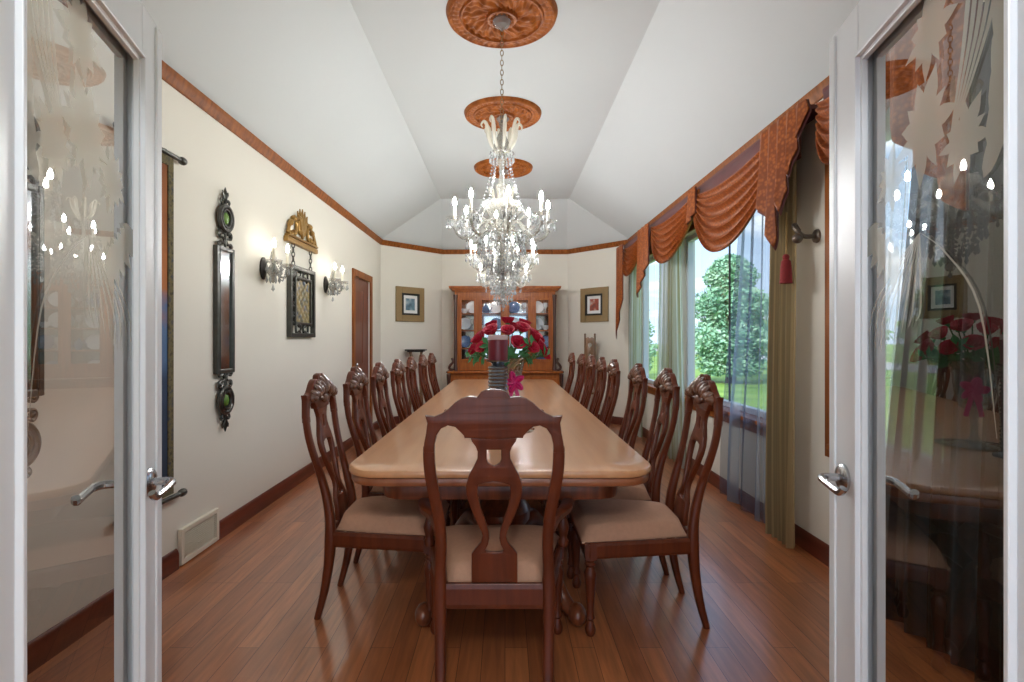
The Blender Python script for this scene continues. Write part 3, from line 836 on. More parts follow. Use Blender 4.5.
def chandelier_proto():
    r = thing('chandelier', '', 'chandelier')
    # local z 0 = ceiling
    Z = lambda z: z - ZT
    MB().lathe([(.0, Z(3.308)), (.055, Z(3.306)), (.06, Z(3.29)), (.045, Z(3.265)), (.02, Z(3.25)), (.008, Z(3.235)), (.0, Z(3.23))], n=20).build('ceiling_canopy', M['crystal'], r, smooth=20)
    m = MB(); z = 3.235; k = 0
    while z > 2.66:
        m.torus((0, 0, Z(z - .018)), .010, .0025, 'X' if k % 2 else 'Y', 12, 5, sx=1.0, sy=1.9) ; z -= .031; k += 1
    m.build('chain', M['chainmetal'], r)
    prof = [(0, 2.665), (.012, 2.66), (.02, 2.64), (.010, 2.61), (.03, 2.56), (.055, 2.50), (.06, 2.47), (.03, 2.455), (.022, 2.44), (.035, 2.41), (.022, 2.38), (.014, 2.33), (.020, 2.28), (.032, 2.24),
            (.022, 2.20), (.016, 2.17), (.03, 2.13), (.05, 2.10), (.09, 2.115), (.125, 2.135), (.12, 2.105), (.09, 2.07), (.05, 2.04), (.035, 2.01), (.045, 1.98), (.06, 1.95), (.05, 1.92), (.02, 1.90), (.014, 1.80), (.02, 1.72), (.01, 1.68), (0, 1.67)]
    MB().lathe([(a, Z(b)) for a, b in prof], n=18).build('stem', M['crystal2'], r, smooth=35)
    # crown of curled glass plumes
    for k in range(8):
        a = 2 * PI * k / 8 + .2
        ca, sa = cos(a), sin(a)
        q = [(.035, 2.46), (.075, 2.52), (.09, 2.58), (.098, 2.63), (.115, 2.65), (.132, 2.63), (.126, 2.61)]
        p = catmull([(x * ca, x * sa, Z(zz)) for x, zz in q], 4)
        MB().tube(p, [.015 - .009 * abs(2 * j / (len(p) - 1) - .7) for j in range(len(p))], 6, up=(-sa, ca, 0), flat=.9).build('crown_plume', M['plume'], r)
    m = MB()
    for k in range(16):
        a = 2 * PI * k / 16
        m.octa((.075 * cos(a), .075 * sin(a), Z(2.45)), .007, .009); m.drop((.075 * cos(a), .075 * sin(a), Z(2.44)), .009, .05)
    m.build('crown_drops', M['crystal'], r, smooth=0)
    # arms
    armq = catmull([(.045, Z(1.97)), (.09, Z(2.02)), (.13, Z(2.00)), (.18, Z(1.93)), (.235, Z(1.905)), (.285, Z(1.935)), (.30, Z(1.985))], 5)
    t_ = MB().tube([(x, 0, zz) for x, zz in armq], .0095, 8)
    leaf = catmull([(.10, Z(2.02)), (.15, Z(2.06)), (.19, Z(2.04)), (.20, Z(2.01))], 4)
    t_.tube([(x, 0, zz) for x, zz in leaf], [.008 - .0004 * k for k in range(len(leaf))], 6)
    t_ = t_.build('arm', M['crystal2']); arm_me = t_.data; bpy.data.objects.remove(t_)
    for k in range(8):
        a = 2 * PI * k / 8 + PI / 8 * .35
        o = mobj('arm', arm_me, r, rz=a)
        mobj('drip_pan', pan_me, o, (.30, 0, Z(2.02))); mobj('candle_sleeve', can_me, o, (.30, 0, Z(2.02))); mobj('bulb', bulb_me, o, (.30, 0, Z(2.11)))
        for j in range(7):
            w = 2 * PI * j / 7 + .2
            mobj('crystal_drop', drop_me, o, (.30 + .047 * cos(w), .047 * sin(w), Z(2.028)))
        mobj('crystal_drop', drop_me, o, (.225, 0, Z(1.897)))
        m = MB(); ca, sa = cos(a), sin(a)
        strand(m, [(.05 * ca, .05 * sa, Z(2.44)), (.075 * ca, .075 * sa, Z(2.30)), (.13 * ca, .13 * sa, Z(2.12)), (.20 * ca, .20 * sa, Z(2.02)), (.275 * ca, .275 * sa, Z(2.005))], .0075)
        m.build('bead_strand', M['crystal'], r, smooth=0)
        a2 = a + 2 * PI / 8; ca2, sa2 = cos(a2), sin(a2)
        m = MB(); am = a + PI / 8
        strand(m, [(.28 * ca, .28 * sa, Z(2.0)), (.22 * cos(am), .22 * sin(am), Z(1.91)), (.28 * ca2, .28 * sa2, Z(2.0))], .0065)
        m.build('bead_swag', M['crystal'], r, smooth=0)
        m = MB()
        for b_, rr_ in ((a, .14), (am, .13)):
            cb, sb = cos(b_), sin(b_)
            strand(m, [(rr_ * cb, rr_ * sb, Z(1.93)), (rr_ * 1.02 * cb, rr_ * 1.02 * sb, Z(1.85)), (.09 * cb, .09 * sb, Z(1.75)), (.02 * cb, .02 * sb, Z(1.69))], .0085)
        m.build('basket_strand', M['crystal'], r, smooth=0)
    m = MB()
    for rr_, zz, n_ in ((.145, 1.93, 20), (.15, 1.87, 20), (.115, 1.79, 16), (.07, 1.74, 10)):
        for k in range(n_):
            a = 2 * PI * k / n_ + rr_ * 9
            m.octa((rr_ * cos(a), rr_ * sin(a), Z(zz)), .007, .009); m.drop((rr_ * cos(a), rr_ * sin(a), Z(zz - .008)), .010, .062)
    m.ball((0, 0, Z(1.665)), .026, 10, 7); m.drop((0, 0, Z(1.645)), .012, .045)
    m.build('basket_drops', M['crystal'], r, smooth=0, kind='stuff')
    m = MB().torus((0, 0, Z(1.935)), .145, .006, 'Z', 28, 6).torus((0, 0, Z(1.872)), .15, .004, 'Z', 28, 6)
    m.build('basket_ring', M['crystal2'], r)
    return r
chd = chandelier_proto(); chl = ['largest-looking crystal chandelier, hanging nearest the doorway', 'middle crystal chandelier, half hidden behind the nearest one', 'crystal chandelier farthest away, above the cabinet end of table']
for k in range(3):
    c = chd if k == 0 else dup(chd)
    c.location = (CX, CY[k], ZT); c.rotation_euler.z = .15 * k
    tag(c, chl[k], 'chandelier', 'crystal chandeliers over the table')

# fill globe added out of view behind the camera to brighten the room
hl_ = thing('fill_globe', 'added unseen fill globe lighting the room from the hall', 'fill light', (0, -.75, 2.8))
MB().lathe([(0, 0), (.07, 0), (.06, -.02), (.01, -.03), (.008, -.14), (0, -.14)], n=16).build('ceiling_mount', M['chrome'], hl_)
MB().ball((0, 0, -.30), .16, 20, 14).build('globe', M['globe'], hl_)

# ------------------------------------------------------------------ wall sconces
def sconce_proto():
    r = thing('wall_sconce', '', 'wall light')
    ro = Matrix.Rotation(PI / 2, 3, 'Y')
    MB().lathe([(.0, .001), (.045, .001), (.045, .01), (.03, .018), (.012, .026), (.0, .026)], n=18, M=ro, sx=1.5).build('backplate', M['darkmetal'], r)
    MB().lathe([(0, .11), (.012, .10), (.02, .06), (.012, .03), (.03, .0), (.04, -.02), (.02, -.05), (.012, -.08), (0, -.09)], (.065, 0, 0), 14).tube([(.015, 0, 0), (.065, 0, 0)], .008, 8).build('stem', M['crystal2'], r)
    for s in (-1, 1):
        q = catmull([(.07, s * .02, -.01), (.09, s * .05, -.045), (.11, s * .09, -.04), (.115, s * .10, .005)], 5)
        o = MB().tube(q, .007, 8).build('arm', M['crystal2'], r)
        L_ = (.115, s * .10, .02)
        mobj('drip_pan', pan_me, o, L_); mobj('candle_sleeve', can_me, o, L_); mobj('bulb', bulb2_me, o, (.115, s * .10, .11))
        for j in range(6):
            w = 2 * PI * j / 6
            mobj('crystal_drop', drop_me, o, (.115 + .046 * cos(w), s * .10 + .046 * sin(w), .028))
    m = MB()
    strand(m, [(.065, 0, .10), (.09, .05, .0), (.11, .10, .03)]); strand(m, [(.065, 0, .10), (.09, -.05, .0), (.11, -.10, .03)])
    strand(m, [(.11, -.09, .0), (.12, 0, -.075), (.11, .09, .0)])
    for k in range(8):
        w = 2 * PI * k / 8; m.drop((.065 + .04 * cos(w), .04 * sin(w), -.03), .010, .06)
    m.drop((.065, 0, -.09), .012, .05)
    m.build('bead_garland', M['crystal'], r, smooth=0)
    return r
sc_ = sconce_proto(); sc_.location = (-W, 3.98, 1.80); sc_.scale = (1.2, 1.2, 1.25)
tag(sc_, 'crystal wall sconce between the narrow mirror and the chained plaque', 'wall light', 'crystal wall sconces')
c = dup(sc_); c.location = (-W, 5.36, 1.82); tag(c, 'crystal wall sconce between the chained plaque and the wood doorway', 'wall light', 'crystal wall sconces')

# ------------------------------------------------------------------ wall decor on the mirror wall (local x out of wall, y along, z up)
def scroll(m, cy, cz, s, flip=1, up=1, r=.007, x=.02):
    """C-scroll with curled ends"""
    pts = []
    for k in range(26):
        t = k / 25
        a = -2.6 * PI * .5 + t * 2.6 * PI
        rad = s * (.25 + .75 * abs(2 * t - 1) ** 0) * 1
        th = t * 2 - 1
        yy = flip * s * (.55 * cos(th * 2.6) - .25) * (1 if abs(th) < .75 else .8)
        zz = up * s * (sin(th * 2.2) * .95) * (1 if abs(th) < .8 else .86)
        pts.append((x, cy + yy, cz + zz))
    m.tube(pts, r, 6)
    m.ball((x, cy - flip * s * .42, cz + up * s * .72), r * 1.9, 8, 6); m.ball((x, cy - flip * s * .42, cz - up * s * .72), r * 1.9, 8, 6)

def narrow_mirror_proto():
    r = thing('wall_mirror', '', 'mirror')
    hw, z0, z1 = .108, 1.05, 1.86
    m = MB()
    for s in (-1, 1): m.box((.015, s * (hw - .014), (z0 + z1) / 2), (.03, .028, z1 - z0))
    for z in (z0 + .014, z1 - .014): m.box((.015, 0, z), (.03, 2 * hw - .056, .028))
    for s in (-1, 1): m.box((.024, s * (hw - .034), (z0 + z1) / 2), (.016, .012, z1 - z0 - .056))
    m.build('frame', M['iron'], r, smooth=0, bevel=.005)
    MB().box((.014, 0, (z0 + z1) / 2), (.012, 2 * hw - .05, z1 - z0 - .05)).build('mirror_glass', M['mirror'], r, smooth=0)
    for zc, up in ((2.045, 1), (.875, -1)):
        b = MB().torus((.024, 0, zc), .066, .016, 'X', 28, 8, sx=1.15, sy=1.2).torus((.03, 0, zc), .046, .008, 'X', 24, 6, sx=1.15, sy=1.2)
        b.lathe([(0, 0), (.062, 0), (.062, .016), (0, .018)], (.006, 0, zc), 24, M=Matrix.Rotation(PI / 2, 3, 'Y'), sx=1.2, sy=1.15)
        o = b.build('medallion', M['iron'], r)
        MB().ball((.022, 0, zc), .034, 14, 8, (.5, 1.1, 1.15)).build('glass_boss', M['greenglass'], o)
        m = MB()
        for s in (-1, 1):
            q = [(.02, s * .012, zc - up * .075), (.02, s * .03, zc - up * .10), (.02, s * .062, zc - up * .085), (.02, s * .078, zc - up * .105), (.02, s * .066, zc - up * .125), (.02, s * .03, zc - up * .128),
                 (.02, s * .012, zc - up * .145), (.02, s * .035, zc - up * .165), (.02, s * .066, zc - up * .158), (.02, s * .082, zc - up * .172), (.02, s * .07, zc - up * .188)]
            m.tube(catmull(q, 4), .0085, 6)
            m.ball((.02, s * .064, zc - up * .108), .013, 8, 6); m.ball((.02, s * .068, zc - up * .172), .012, 8, 6)
        m.tube([(.02, 0, zc - up * .19), (.02, 0, zc - up * .07)], .008, 6)
        m.build('scrollwork', M['iron'], r)
        m = MB()
        for s in (-1, 1):
            q = [(.02, s * .01, zc + up * .075), (.02, s * .04, zc + up * .09), (.02, s * .052, zc + up * .11), (.02, s * .038, zc + up * .122), (.02, s * .028, zc + up * .11)]
            m.tube(catmull(q, 4), .008, 6)
        m.tube([(.02, 0, zc + up * .07), (.02, 0, zc + up * .16), (.02, 0, zc + up * .20)], [.010, .014, .003], 8)
        for s in (-1, 1): m.tube([(.02, 0, zc + up * .12), (.02, s * .03, zc + up * .155), (.02, s * .035, zc + up * .175)], [.009, .008, .003], 6)
        m.build('finial', M['iron'], r)
    return r
nm = narrow_mirror_proto(); nm.location = (-W, 3.41, 0)
tag(nm, 'tall narrow iron mirror hung between the tapestry and a crystal sconce', 'mirror', 'narrow iron wall mirrors')
c = dup(nm); c.location = (-W, 1.955, 0); tag(c, 'tall narrow scrolled mirror seen through the open glass door', 'mirror', 'narrow iron wall mirrors')

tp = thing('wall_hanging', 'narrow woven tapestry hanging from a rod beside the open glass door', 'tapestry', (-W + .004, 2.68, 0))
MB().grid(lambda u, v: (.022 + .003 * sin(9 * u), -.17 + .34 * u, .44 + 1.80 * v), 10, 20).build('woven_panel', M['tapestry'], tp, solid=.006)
m = MB()
for s in (-1, 1): m.box((.026, s * .150, 1.34), (.014, .045, 1.80))
for z in (.465, 2.215): m.box((.026, 0, z), (.0142, .256, .05))
m.build('woven_border', M['tapborder'], tp, smooth=0)
for z in (2.255, .42):
    m = MB().tube([(.03, -.21, z), (.03, .24, z)], .013, 10)
    for s in (-.225, .255): m.ball((.03, s, z), .022, 12, 8, (1, 1.5, 1))
    m.build('rod', M['iron'], tp)
MB().box((.012, -.12, 2.255), (.024, .02, .04)).box((.012, .12, 2.255), (.024, .02, .04)).build('rod_bracket', M['iron'], tp, smooth=0)

pl = thing('hanging_plaque', 'ornate metal plaque hung on chains below a scrolled crest bar', 'wall decoration', (-W, 4.70, 0))
m = MB().box((.02, 0, 2.10), (.04, .70, .045)).box((.025, 0, 2.135), (.05, .66, .02)); m.build('crest_bar', M['gold'], pl, smooth=0, bevel=.006)
m = MB()
for s in (-1, 1):
    scroll(m, s * .27, 2.205, .065, s, 1, .014); scroll(m, s * .15, 2.235, .085, -s, 1, .015); scroll(m, s * .065, 2.26, .07, s, 1, .013)
    m.tube(catmull([(.024, s * .33, 2.15), (.024, s * .25, 2.25), (.024, s * .14, 2.30), (.024, s * .04, 2.34)], 4), .014, 6)
for a in (-.6, -.3, 0, .3, .6):
    m.tube([(.024, 0, 2.16), (.024, .12 * sin(a), 2.30), (.024, .2 * sin(a), 2.18 + .24 * cos(a))], [.012, .020, .005], 6)
m.build('crest_scrolls', M['gold'], pl)
for s in (-1, 1):
    m = MB(); z = 2.085; k = 0
    while z > 1.90:
        m.torus((.022, s * .20, z - .02), .012, .0045, 'X' if k % 2 else 'Y', 12, 5, sy=2.0); z -= .038; k += 1
    m.build('chain', M['iron'], pl)
m = MB(); z0, z1, hw = 1.285, 1.90, .285
for s in (-1, 1): m.box((.02, s * (hw - .018), (z0 + z1) / 2), (.04, .036, z1 - z0)); m.box((.024, s * (hw - .105), (z0 + z1) / 2), (.034, .022, z1 - z0 - .2))
for z in (z0 + .018, z1 - .018): m.box((.02, 0, z), (.04, 2 * hw - .072, .036))
for z in (z0 + .12, z1 - .10): m.box((.024, 0, z), (.034, 2 * hw - .21, .022))
m.build('frame', M['iron'], pl, smooth=0, bevel=.004)
m = MB()
for s in (-1, 1):
    for zc in (z0 + .072, z1 - .066): scroll(m, s * .12, zc, .06, s, 1, .011); scroll(m, s * .04, zc, .04, -s, 1, .010)
    for k in range(5): scroll(m, s * (hw - .065), z0 + .15 + .085 * k, .04, s, 1, .008)
m.build('frame_scrolls', M['iron'], pl)
MB().grid(lambda u, v: (.016 + .006 * sin(26 * u) * sin(33 * v), -.18 + .36 * u, z0 + .12 + (z1 - z0 - .22) * v), 40, 40).build('relief_panel', M['plaque'], pl, solid=.012)

vt = thing('air_vent', 'cream return air vent cover set into the dark baseboard', 'vent', (-W, (VY0 + VY1) / 2, 0))
w_ = (VY1 - VY0) / 2 - .006
m = MB()
for s in (-1, 1): m.box((.012, s * (w_ - .014), .11), (.024, .028, .20))
for z in (.022, .197): m.box((.012, 0, z), (.024, 2 * w_ - .056, .026))
m.build('frame', M['vent'], vt, smooth=0, bevel=.003)
m = MB().box((.003, 0, .11), (.006, 2 * w_ - .05, .15))
for k in range(13): m.box((.011, 0, .042 + .0115 * k), (.012, 2 * w_ - .056, .003), M=Matrix.Rotation(-.5, 3, 'Y'))
m.build('louvres', M['vent'], vt, smooth=0)

# ------------------------------------------------------------------ pictures on the angled walls
def picture(s, yc, art, label):
    t = (yc - YS) / (YB - YS); x_ = s * (W - (W - XB) * t)
    ang = math.atan2(YB - YS, -s * (W - XB))
    # local: x along wall, -y out into the room
    rz = math.atan2((YB - YS) * (-1 if s > 0 else 1), (W - XB)) if s < 0 else -math.atan2(YB - YS, W - XB)
    r = thing('framed_picture', label, 'picture', (x_, yc, 1.80), rz)
    a = .265
    m = MB()
    for q in (-1, 1): m.box((q * (a - .052), -.016, 0), (.104, .032, 2 * a)); m.box((0, -.016, q * (a - .052)), (2 * a - .208, .032, .104))
    m.build('outer_frame', M['olive'], r, smooth=0, bevel=.006)
    b = a - .10
    m = MB()
    for q in (-1, 1): m.box((q * (b - .014), -.022, 0), (.028, .036, 2 * b)); m.box((0, -.022, q * (b - .014)), (2 * b - .056, .036, .028))
    m.build('inner_frame', M['black'], r, smooth=0, bevel=.003)
    MB().box((0, -.008, 0), (2 * b - .05, .012, 2 * b - .05)).build('mat', M['mat'], r, smooth=0)
    MB().box((0, -.0155, .0), (.17, .004, .18)).build('print', art, r, smooth=0)
    return r
picture(-1, 8.137, M['art_blue'], 'square olive-framed picture with a blue print')
picture(1, 8.215, M['art_red'], 'square olive-framed picture with a reddish print')

# ------------------------------------------------------------------ china cabinet
CF = 8.12
cb = thing('china_cabinet', 'carved wood china cabinet with lit glass doors at the end wall', 'cabinet', (0, CF, 0))
D = YB - CF - .03; hwB, hwH = .86, .775
MB().box((0, D / 2 - .04, .40), (2 * hwB - .06, D + .06, .70)).box((0, D / 2 - .05, .03), (2 * hwB, D + .1, .06)).build('base_body', M['cab'], cb, smooth=0, bevel=.006)
vs, fs = shape2d(rrect(hwB + .02, D / 2 + .07, .03), depth=.035, bevel=.01)
MB().add([(x, y + D / 2 - .05, z + .765) for x, y, z in vs], fs).build('deck', M['cab'], cb, smooth=30)
for k in range(4):
    xx = -.6 + .4 * k
    o = MB().box((xx, -.082, .38), (.36, .022, .58)).box((xx, -.094, .38), (.25, .012, .44)).build('base_door', M['cab'], cb, smooth=0, bevel=.005)
    MB().ball((xx + (.14 if k % 2 == 0 else -.14), -.108, .42), .014).build('knob', M['gold'], o)
zb, zt = .785, 2.00
m = MB()
for s in (-1, 1): m.box((s * (hwH - .012), D / 2 + .03, (zb + zt) / 2), (.024, D - .06, zt - zb))
m.box((0, D / 2 + .03, zt - .012), (2 * hwH, D - .06, .024)); m.box((0, D / 2 + .03, zb + .012), (2 * hwH, D - .06, .024)); m.build('hutch_body', M['cab'], cb, smooth=0)
MB().box((0, D - .012, (zb + zt) / 2), (2 * hwH - .05, .012, zt - zb - .05)).build('mirrored_back', M['mirror'], cb, smooth=0)
for z in (1.12, 1.40, 1.66): MB().box((0, D / 2 + .02, z), (2 * hwH - .05, D - .12, .014)).build('shelf', M['cab'], cb, smooth=0)
# face frame, posts
m = MB()
for x0, x1 in ((-hwH, -.70), (-.445, -.385), (-.035, .035), (.385, .445), (.70, hwH)): m.box(((x0 + x1) / 2, .045, (zb + zt) / 2), (x1 - x0, .03, zt - zb))
for z0_, z1_ in ((zb, .93), (1.90, zt)): m.box((0, .046, (z0_ + z1_) / 2), (2 * hwH, .03, z1_ - z0_))
m.build('face_frame', M['cab'], cb, smooth=0, bevel=.004)
for s in (-1, 1):
    q = [(s * (hwH - .015), .02, z) for z in (zb, .9, 1.2, 1.6, 1.85, 1.95)]
    MB().tube(q, [.035, .028, .024, .024, .028, .036], 12).build('corner_post', M['cabdark'], cb)
    m = MB(); m.tube(catmull([(s * (hwH + .02), -.02, .79), (s * (hwH + .075), -.03, .82), (s * (hwH + .06), -.03, .87), (s * (hwH + .02), -.02, .92), (s * (hwH + .035), -.02, .98)], 4), .02, 8)
    m.ball((s * (hwH + .085), -.05, .765), .032, 10, 7, (1.3, 1, .7)); m.tube([(s * (hwB - .005), -.10, .74), (s * (hwB - .01), -.10, .56), (s * (hwB - .02), -.10, .45)], [.034, .026, .018], 10)
    m.build('carved_bracket', M['cabdark'], cb)
for x_ in (-.57, -.21, .21, .57): MB().lathe([(0, 0), (.03, 0), (.03, -.012), (0, -.012)], (x_, D / 2, zt - .026), 14).build('cabinet_light', emit('cabinet_light_glow', (1, .93, .82, 1), 30.0) if x_ < -.5 else bpy.data.materials['cabinet_light_glow'], cb)
# cornice: stepped and flared
m = MB()
for z, g in ((2.0, .0), (2.02, .03), (2.035, .045), (2.05, .075), (2.065, .08)):
    m.box((0, D / 2 + .0 - g / 2, z), (2 * hwH + 2 * g, D + g, .022))
m.build('cornice', M['cab'], cb, smooth=0, bevel=.006)
for x0, x1 in ((-.70, -.445), (-.385, -.035), (.035, .385), (.445, .70)):
    z0_, z1_ = .93, 1.90; fr = .032
    m = MB()
    for x in (x0 + fr / 2, x1 - fr / 2): m.box((x, .03, (z0_ + z1_) / 2), (fr, .024, z1_ - z0_))
    for z in (z0_ + fr / 2, z1_ - fr / 2): m.box(((x0 + x1) / 2, .03, z), (x1 - x0 - 2 * fr, .024, fr))
    o = m.build('glass_door', M['cab'], cb, smooth=0, bevel=.004)
    MB().quad((x0 + fr, .034, z0_ + fr), (x1 - fr, .034, z0_ + fr), (x1 - fr, .034, z1_ - fr), (x0 + fr, .034, z1_ - fr)).build('pane', M['cabglass'], o, smooth=0)
    MB().ball((x1 - .015 if x0 < 0 else x0 + .015, .012, 1.35), .011).build('knob', M['gold'], o)
# china on its shelves
def dish(kind):
    if kind == 'plate':
        return MB().lathe([(0, .012), (.06, .012), (.095, .028), (.10, .03), (.095, .022), (.06, .0), (0, .0)], n=20, M=Matrix.Rotation(1.30, 3, 'X')).build('dinner_plate', M['china'])
    if kind == 'blue':
        return MB().lathe([(0, .012), (.06, .012), (.09, .028), (.095, .03), (.09, .022), (.06, .0), (0, .0)], n=20, M=Matrix.Rotation(1.30, 3, 'X')).build('display_plate', M['bluechina'])
    if kind == 'glass':
        return MB().lathe([(0, .0), (.032, .0), (.03, .004), (.006, .012), (.005, .07), (.02, .085), (.036, .11), (.034, .17), (.032, .17), (.033, .112), (.0, .09)], n=14).build('wine_glass', M['clearware'])
    if kind == 'bowl':
        return MB().lathe([(0, 0), (.03, 0), (.035, .012), (.07, .05), (.08, .075), (.076, .075), (.06, .045), (0, .018)], n=18).build('china_bowl', M['china'])
    return MB().lathe([(0, 0), (.03, 0), (.034, .01), (.046, .05), (.05, .08), (.04, .11), (.02, .125), (.024, .135), (.008, .142), (.01, .155), (0, .16)], n=18).tube(catmull([(.045, 0, .05), (.08, 0, .06), (.095, 0, .10)], 4), .007, 6).torus((-.055, 0, .065), .026, .006, 'Y', 14, 6).build('teapot', M['bluechina'])
protos = {}
shelfnames = {.797: 'bottom', 1.127: 'lower', 1.407: 'middle', 1.667: 'upper'}
words = {'plate': 'white plate standing', 'blue': 'blue patterned plate standing', 'glass': 'stemmed glass', 'bowl': 'white china bowl', 'pot': 'blue teapot'}
catn = {'plate': 'plate', 'blue': 'plate', 'glass': 'glass', 'bowl': 'bowl', 'pot': 'teapot'}
lay = {.797: ['bowl', 'plate', 'pot', 'plate', 'bowl', 'blue'], 1.127: ['blue', 'glass', 'glass', 'plate', 'plate', 'pot', 'glass', 'blue'], 1.407: ['plate', 'glass', 'bowl', 'blue', 'plate', 'glass', 'plate', 'bowl'], 1.667: ['bowl', 'plate', 'pot', 'plate', 'blue', 'glass', 'plate', 'glass']}
for zs, kinds in lay.items():
    for k, kd in enumerate(kinds):
        slot = [-.635, -.51, -.30, -.14, .14, .30, .51, .635] if len(kinds) == 8 else [-.57, -.30, -.13, .14, .31, .57]
        if kd not in protos: protos[kd] = o = dish(kd)
        else: o = dup(protos[kd])
        lift = .097 if kd in ('plate', 'blue') else 0
        o.location = (slot[k], CF + .20 + (.06 if lift else 0), zs + lift + .001)
        tag(o, '%s on the %s shelf of the china cabinet' % (words[kd], shelfnames[zs]), catn[kd], '%s on the %s cabinet shelf' % (words[kd], shelfnames[zs]))

# ------------------------------------------------------------------ corner stands
st = thing('pedestal_stand', 'slim dark-topped pedestal stand in the corner below the blue print', 'stand', (-1.34, 7.98, 0))
MB().box((0, 0, 1.105), (.30, .22, .02)).box((0, 0, 1.085), (.24, .17, .02)).build('stand_top', M['darkmetal'], st, smooth=0, bevel=.005)
for sx in (-1, 1):
    for sy in (-1, 1):
        MB().tube(catmull([(sx * .085, sy * .06, 1.08), (sx * .055, sy * .045, .9), (sx * .075, sy * .055, .5), (sx * .11, sy * .08, .02)], 4), .012, 8).build('leg', M['stand'], st)
MB().box((0, 0, .45), (.16, .12, .016)).build('lower_shelf', M['stand'], st, smooth=0)
st = thing('display_stand', 'narrow pale wood openwork stand in the corner below the red print', 'stand', (1.29, 8.05, 0), -.35)
for s in (-1, 1): 
    MB().rectsweep([(s * .075, 0, 0), (s * .075, 0, 1.33)], .022, .05, (0, 1, 0)).ball((s * .075, 0, 1.34), .016).build('post', M['stand'], st, smooth=40)
vs, fs = shape2d([(-.064, .62), (.064, .62), (.064, 1.28), (.03, 1.30), (0, 1.285), (-.03, 1.30), (-.064, 1.28)], [[(.028 * cos(a * PI / 6), 1.18 + .035 * sin(a * PI / 6)) for a in range(12)], [(.03 * cos(a * PI / 6), .95 + .10 * sin(a * PI / 6)) for a in range(12)]], depth=.018, bevel=.003)
MB().add([(x, d_, z) for x, z, d_ in vs], fs).build('pierced_panel', M['stand'], st, smooth=40)
MB().box((0, .02, .45), (.17, .16, .03)).box((0, .02, .12), (.17, .16, .02)).build('shelf', M['stand'], st, smooth=0, bevel=.004)

# ------------------------------------------------------------------ centrepiece
VX, VY = .015, 2.98
va = thing('glass_vase', 'tall flared glass vase on a round foot holding red roses', 'vase', (VX, VY, TH))
vp = [(0, .0), (.15, .0), (.152, .006), (.10, .014), (.03, .022), (.014, .05), (.014, .13), (.03, .165), (.06, .19), (.075, .24), (.083, .33), (.10, .40), (.105, .405), (.095, .395), (.078, .33), (.068, .24), (.05, .20), (0, .185)]
MB().lathe(vp, n=32).build('vase_body', M['vaseglass'], va, smooth=50)
m = MB()
for k in range(5):
    a = 2 * PI * k / 5 + .3
    p = catmull([(0, 0, 0), (.03 * cos(a), 0, .03 * sin(a)), (.052 * cos(a + .25), -.012, .052 * sin(a + .25)), (.03 * cos(a + .6), -.016, .03 * sin(a + .6)), (.004, -.01, 0)], 4)
    m.tube([(x + .035, y - .092, z + .275) for x, y, z in p], .011, 6)
m.ball((.035, -.10, .275), .016); 
for s in (-1, 1): m.rectsweep([(.035, -.095, .265), (.035 + s * .02, -.10, .20), (.035 + s * .03, -.098, .15)], .02, .003, (0, 1, 0))
m.build('pink_bow', M['pink'], va, label='bright pink ribbon bow')
# roses
def rose_proto():
    r = thing('rose', '', 'flower')
    m = MB()
    for k in range(17):
        ring = 0 if k < 3 else (1 if k < 8 else 2)
        n_ = (3, 5, 9)[ring]; j = k - (0, 3, 8)[ring]
        a = 2 * PI * j / n_ + ring * .5; op = (.08, .30, .62)[ring]; ln = (.034, .038, .040)[ring]; wd = (.016, .022, .026)[ring]
        def pet(u, v, a=a, op=op, ln=ln, wd=wd):
            t = v; x_ = .006 + ln * sin(op * t * 1.3) ; z_ = ln * t * cos(op * t * .9) - .006 * t ** 6
            yy = (2 * u - 1) * wd * sin(PI * min(1, .18 + .72 * t)); x_ -= 6.0 * yy * yy
            return (x_ * cos(a) - yy * sin(a), x_ * sin(a) + yy * cos(a), z_)
        m.grid(pet, 6, 5)
    m.build('bloom', M['rose'], r, smooth=80, solid=.0015)
    MB().ball((0, 0, -.004), .011, 8, 6).build('sepal', M['leaf'], r)
    return r
rp = rose_proto(); first = True
spots = [(0, -.12, .54), (.075, -.10, .555), (-.085, -.09, .54), (.14, -.05, .52), (-.155, -.04, .50), (.175, -.02, .455), (-.13, -.10, .455), (.05, -.14, .475), (.0, .02, .60), (.09, .04, .585), (-.085, .05, .575), (.20, .02, .42), (-.18, .02, .44), (-.03, -.145, .47), (.12, -.105, .455), (.16, .08, .50), (-.15, .08, .51), (.03, .10, .56)]
for (x, y, z) in spots:
    o = rp if first else dup(rp); 
    d = Vector((x, y - .01, z - .34)).normalized()
    o.location = (VX + x, VY + y, TH + z); o.rotation_mode = 'QUATERNION'; o.rotation_quaternion = Vector((0, 0, 1)).rotation_difference(d)
    s_ = 1.08 + .22 * R.random(); o.scale = (s_, s_, s_)
    tag(o, 'red rose bloom in the tall glass vase on the table', 'flower', 'red roses in the glass vase')
    e = o.rotation_quaternion.to_matrix()
    if first:
        MB().tube([(0, 0, -.008), (0, .004, -.09), (0, 0, -.17)], .0028, 6).build('stem', M['stem'], o)
        first = False
sp = thing('leafy_sprig', '', 'greenery')
m = MB()
for k in range(9):
    a = R.uniform(0, 2 * PI); t = .25 + .75 * k / 8
    b0 = Vector((0, 0, .16 * t)); dr = Vector((cos(a), sin(a), .25)).normalized(); sd = dr.cross(Vector((0, 0, 1))).normalized()
    m.add([b0, b0 + dr * .03 + sd * .016, b0 + dr * .062 + Vector((0, 0, -.008)), b0 + dr * .03 - sd * .016, b0 + dr * .03 + Vector((0, 0, -.006))], [(0, 1, 4), (1, 2, 4), (2, 3, 4), (3, 0, 4)])
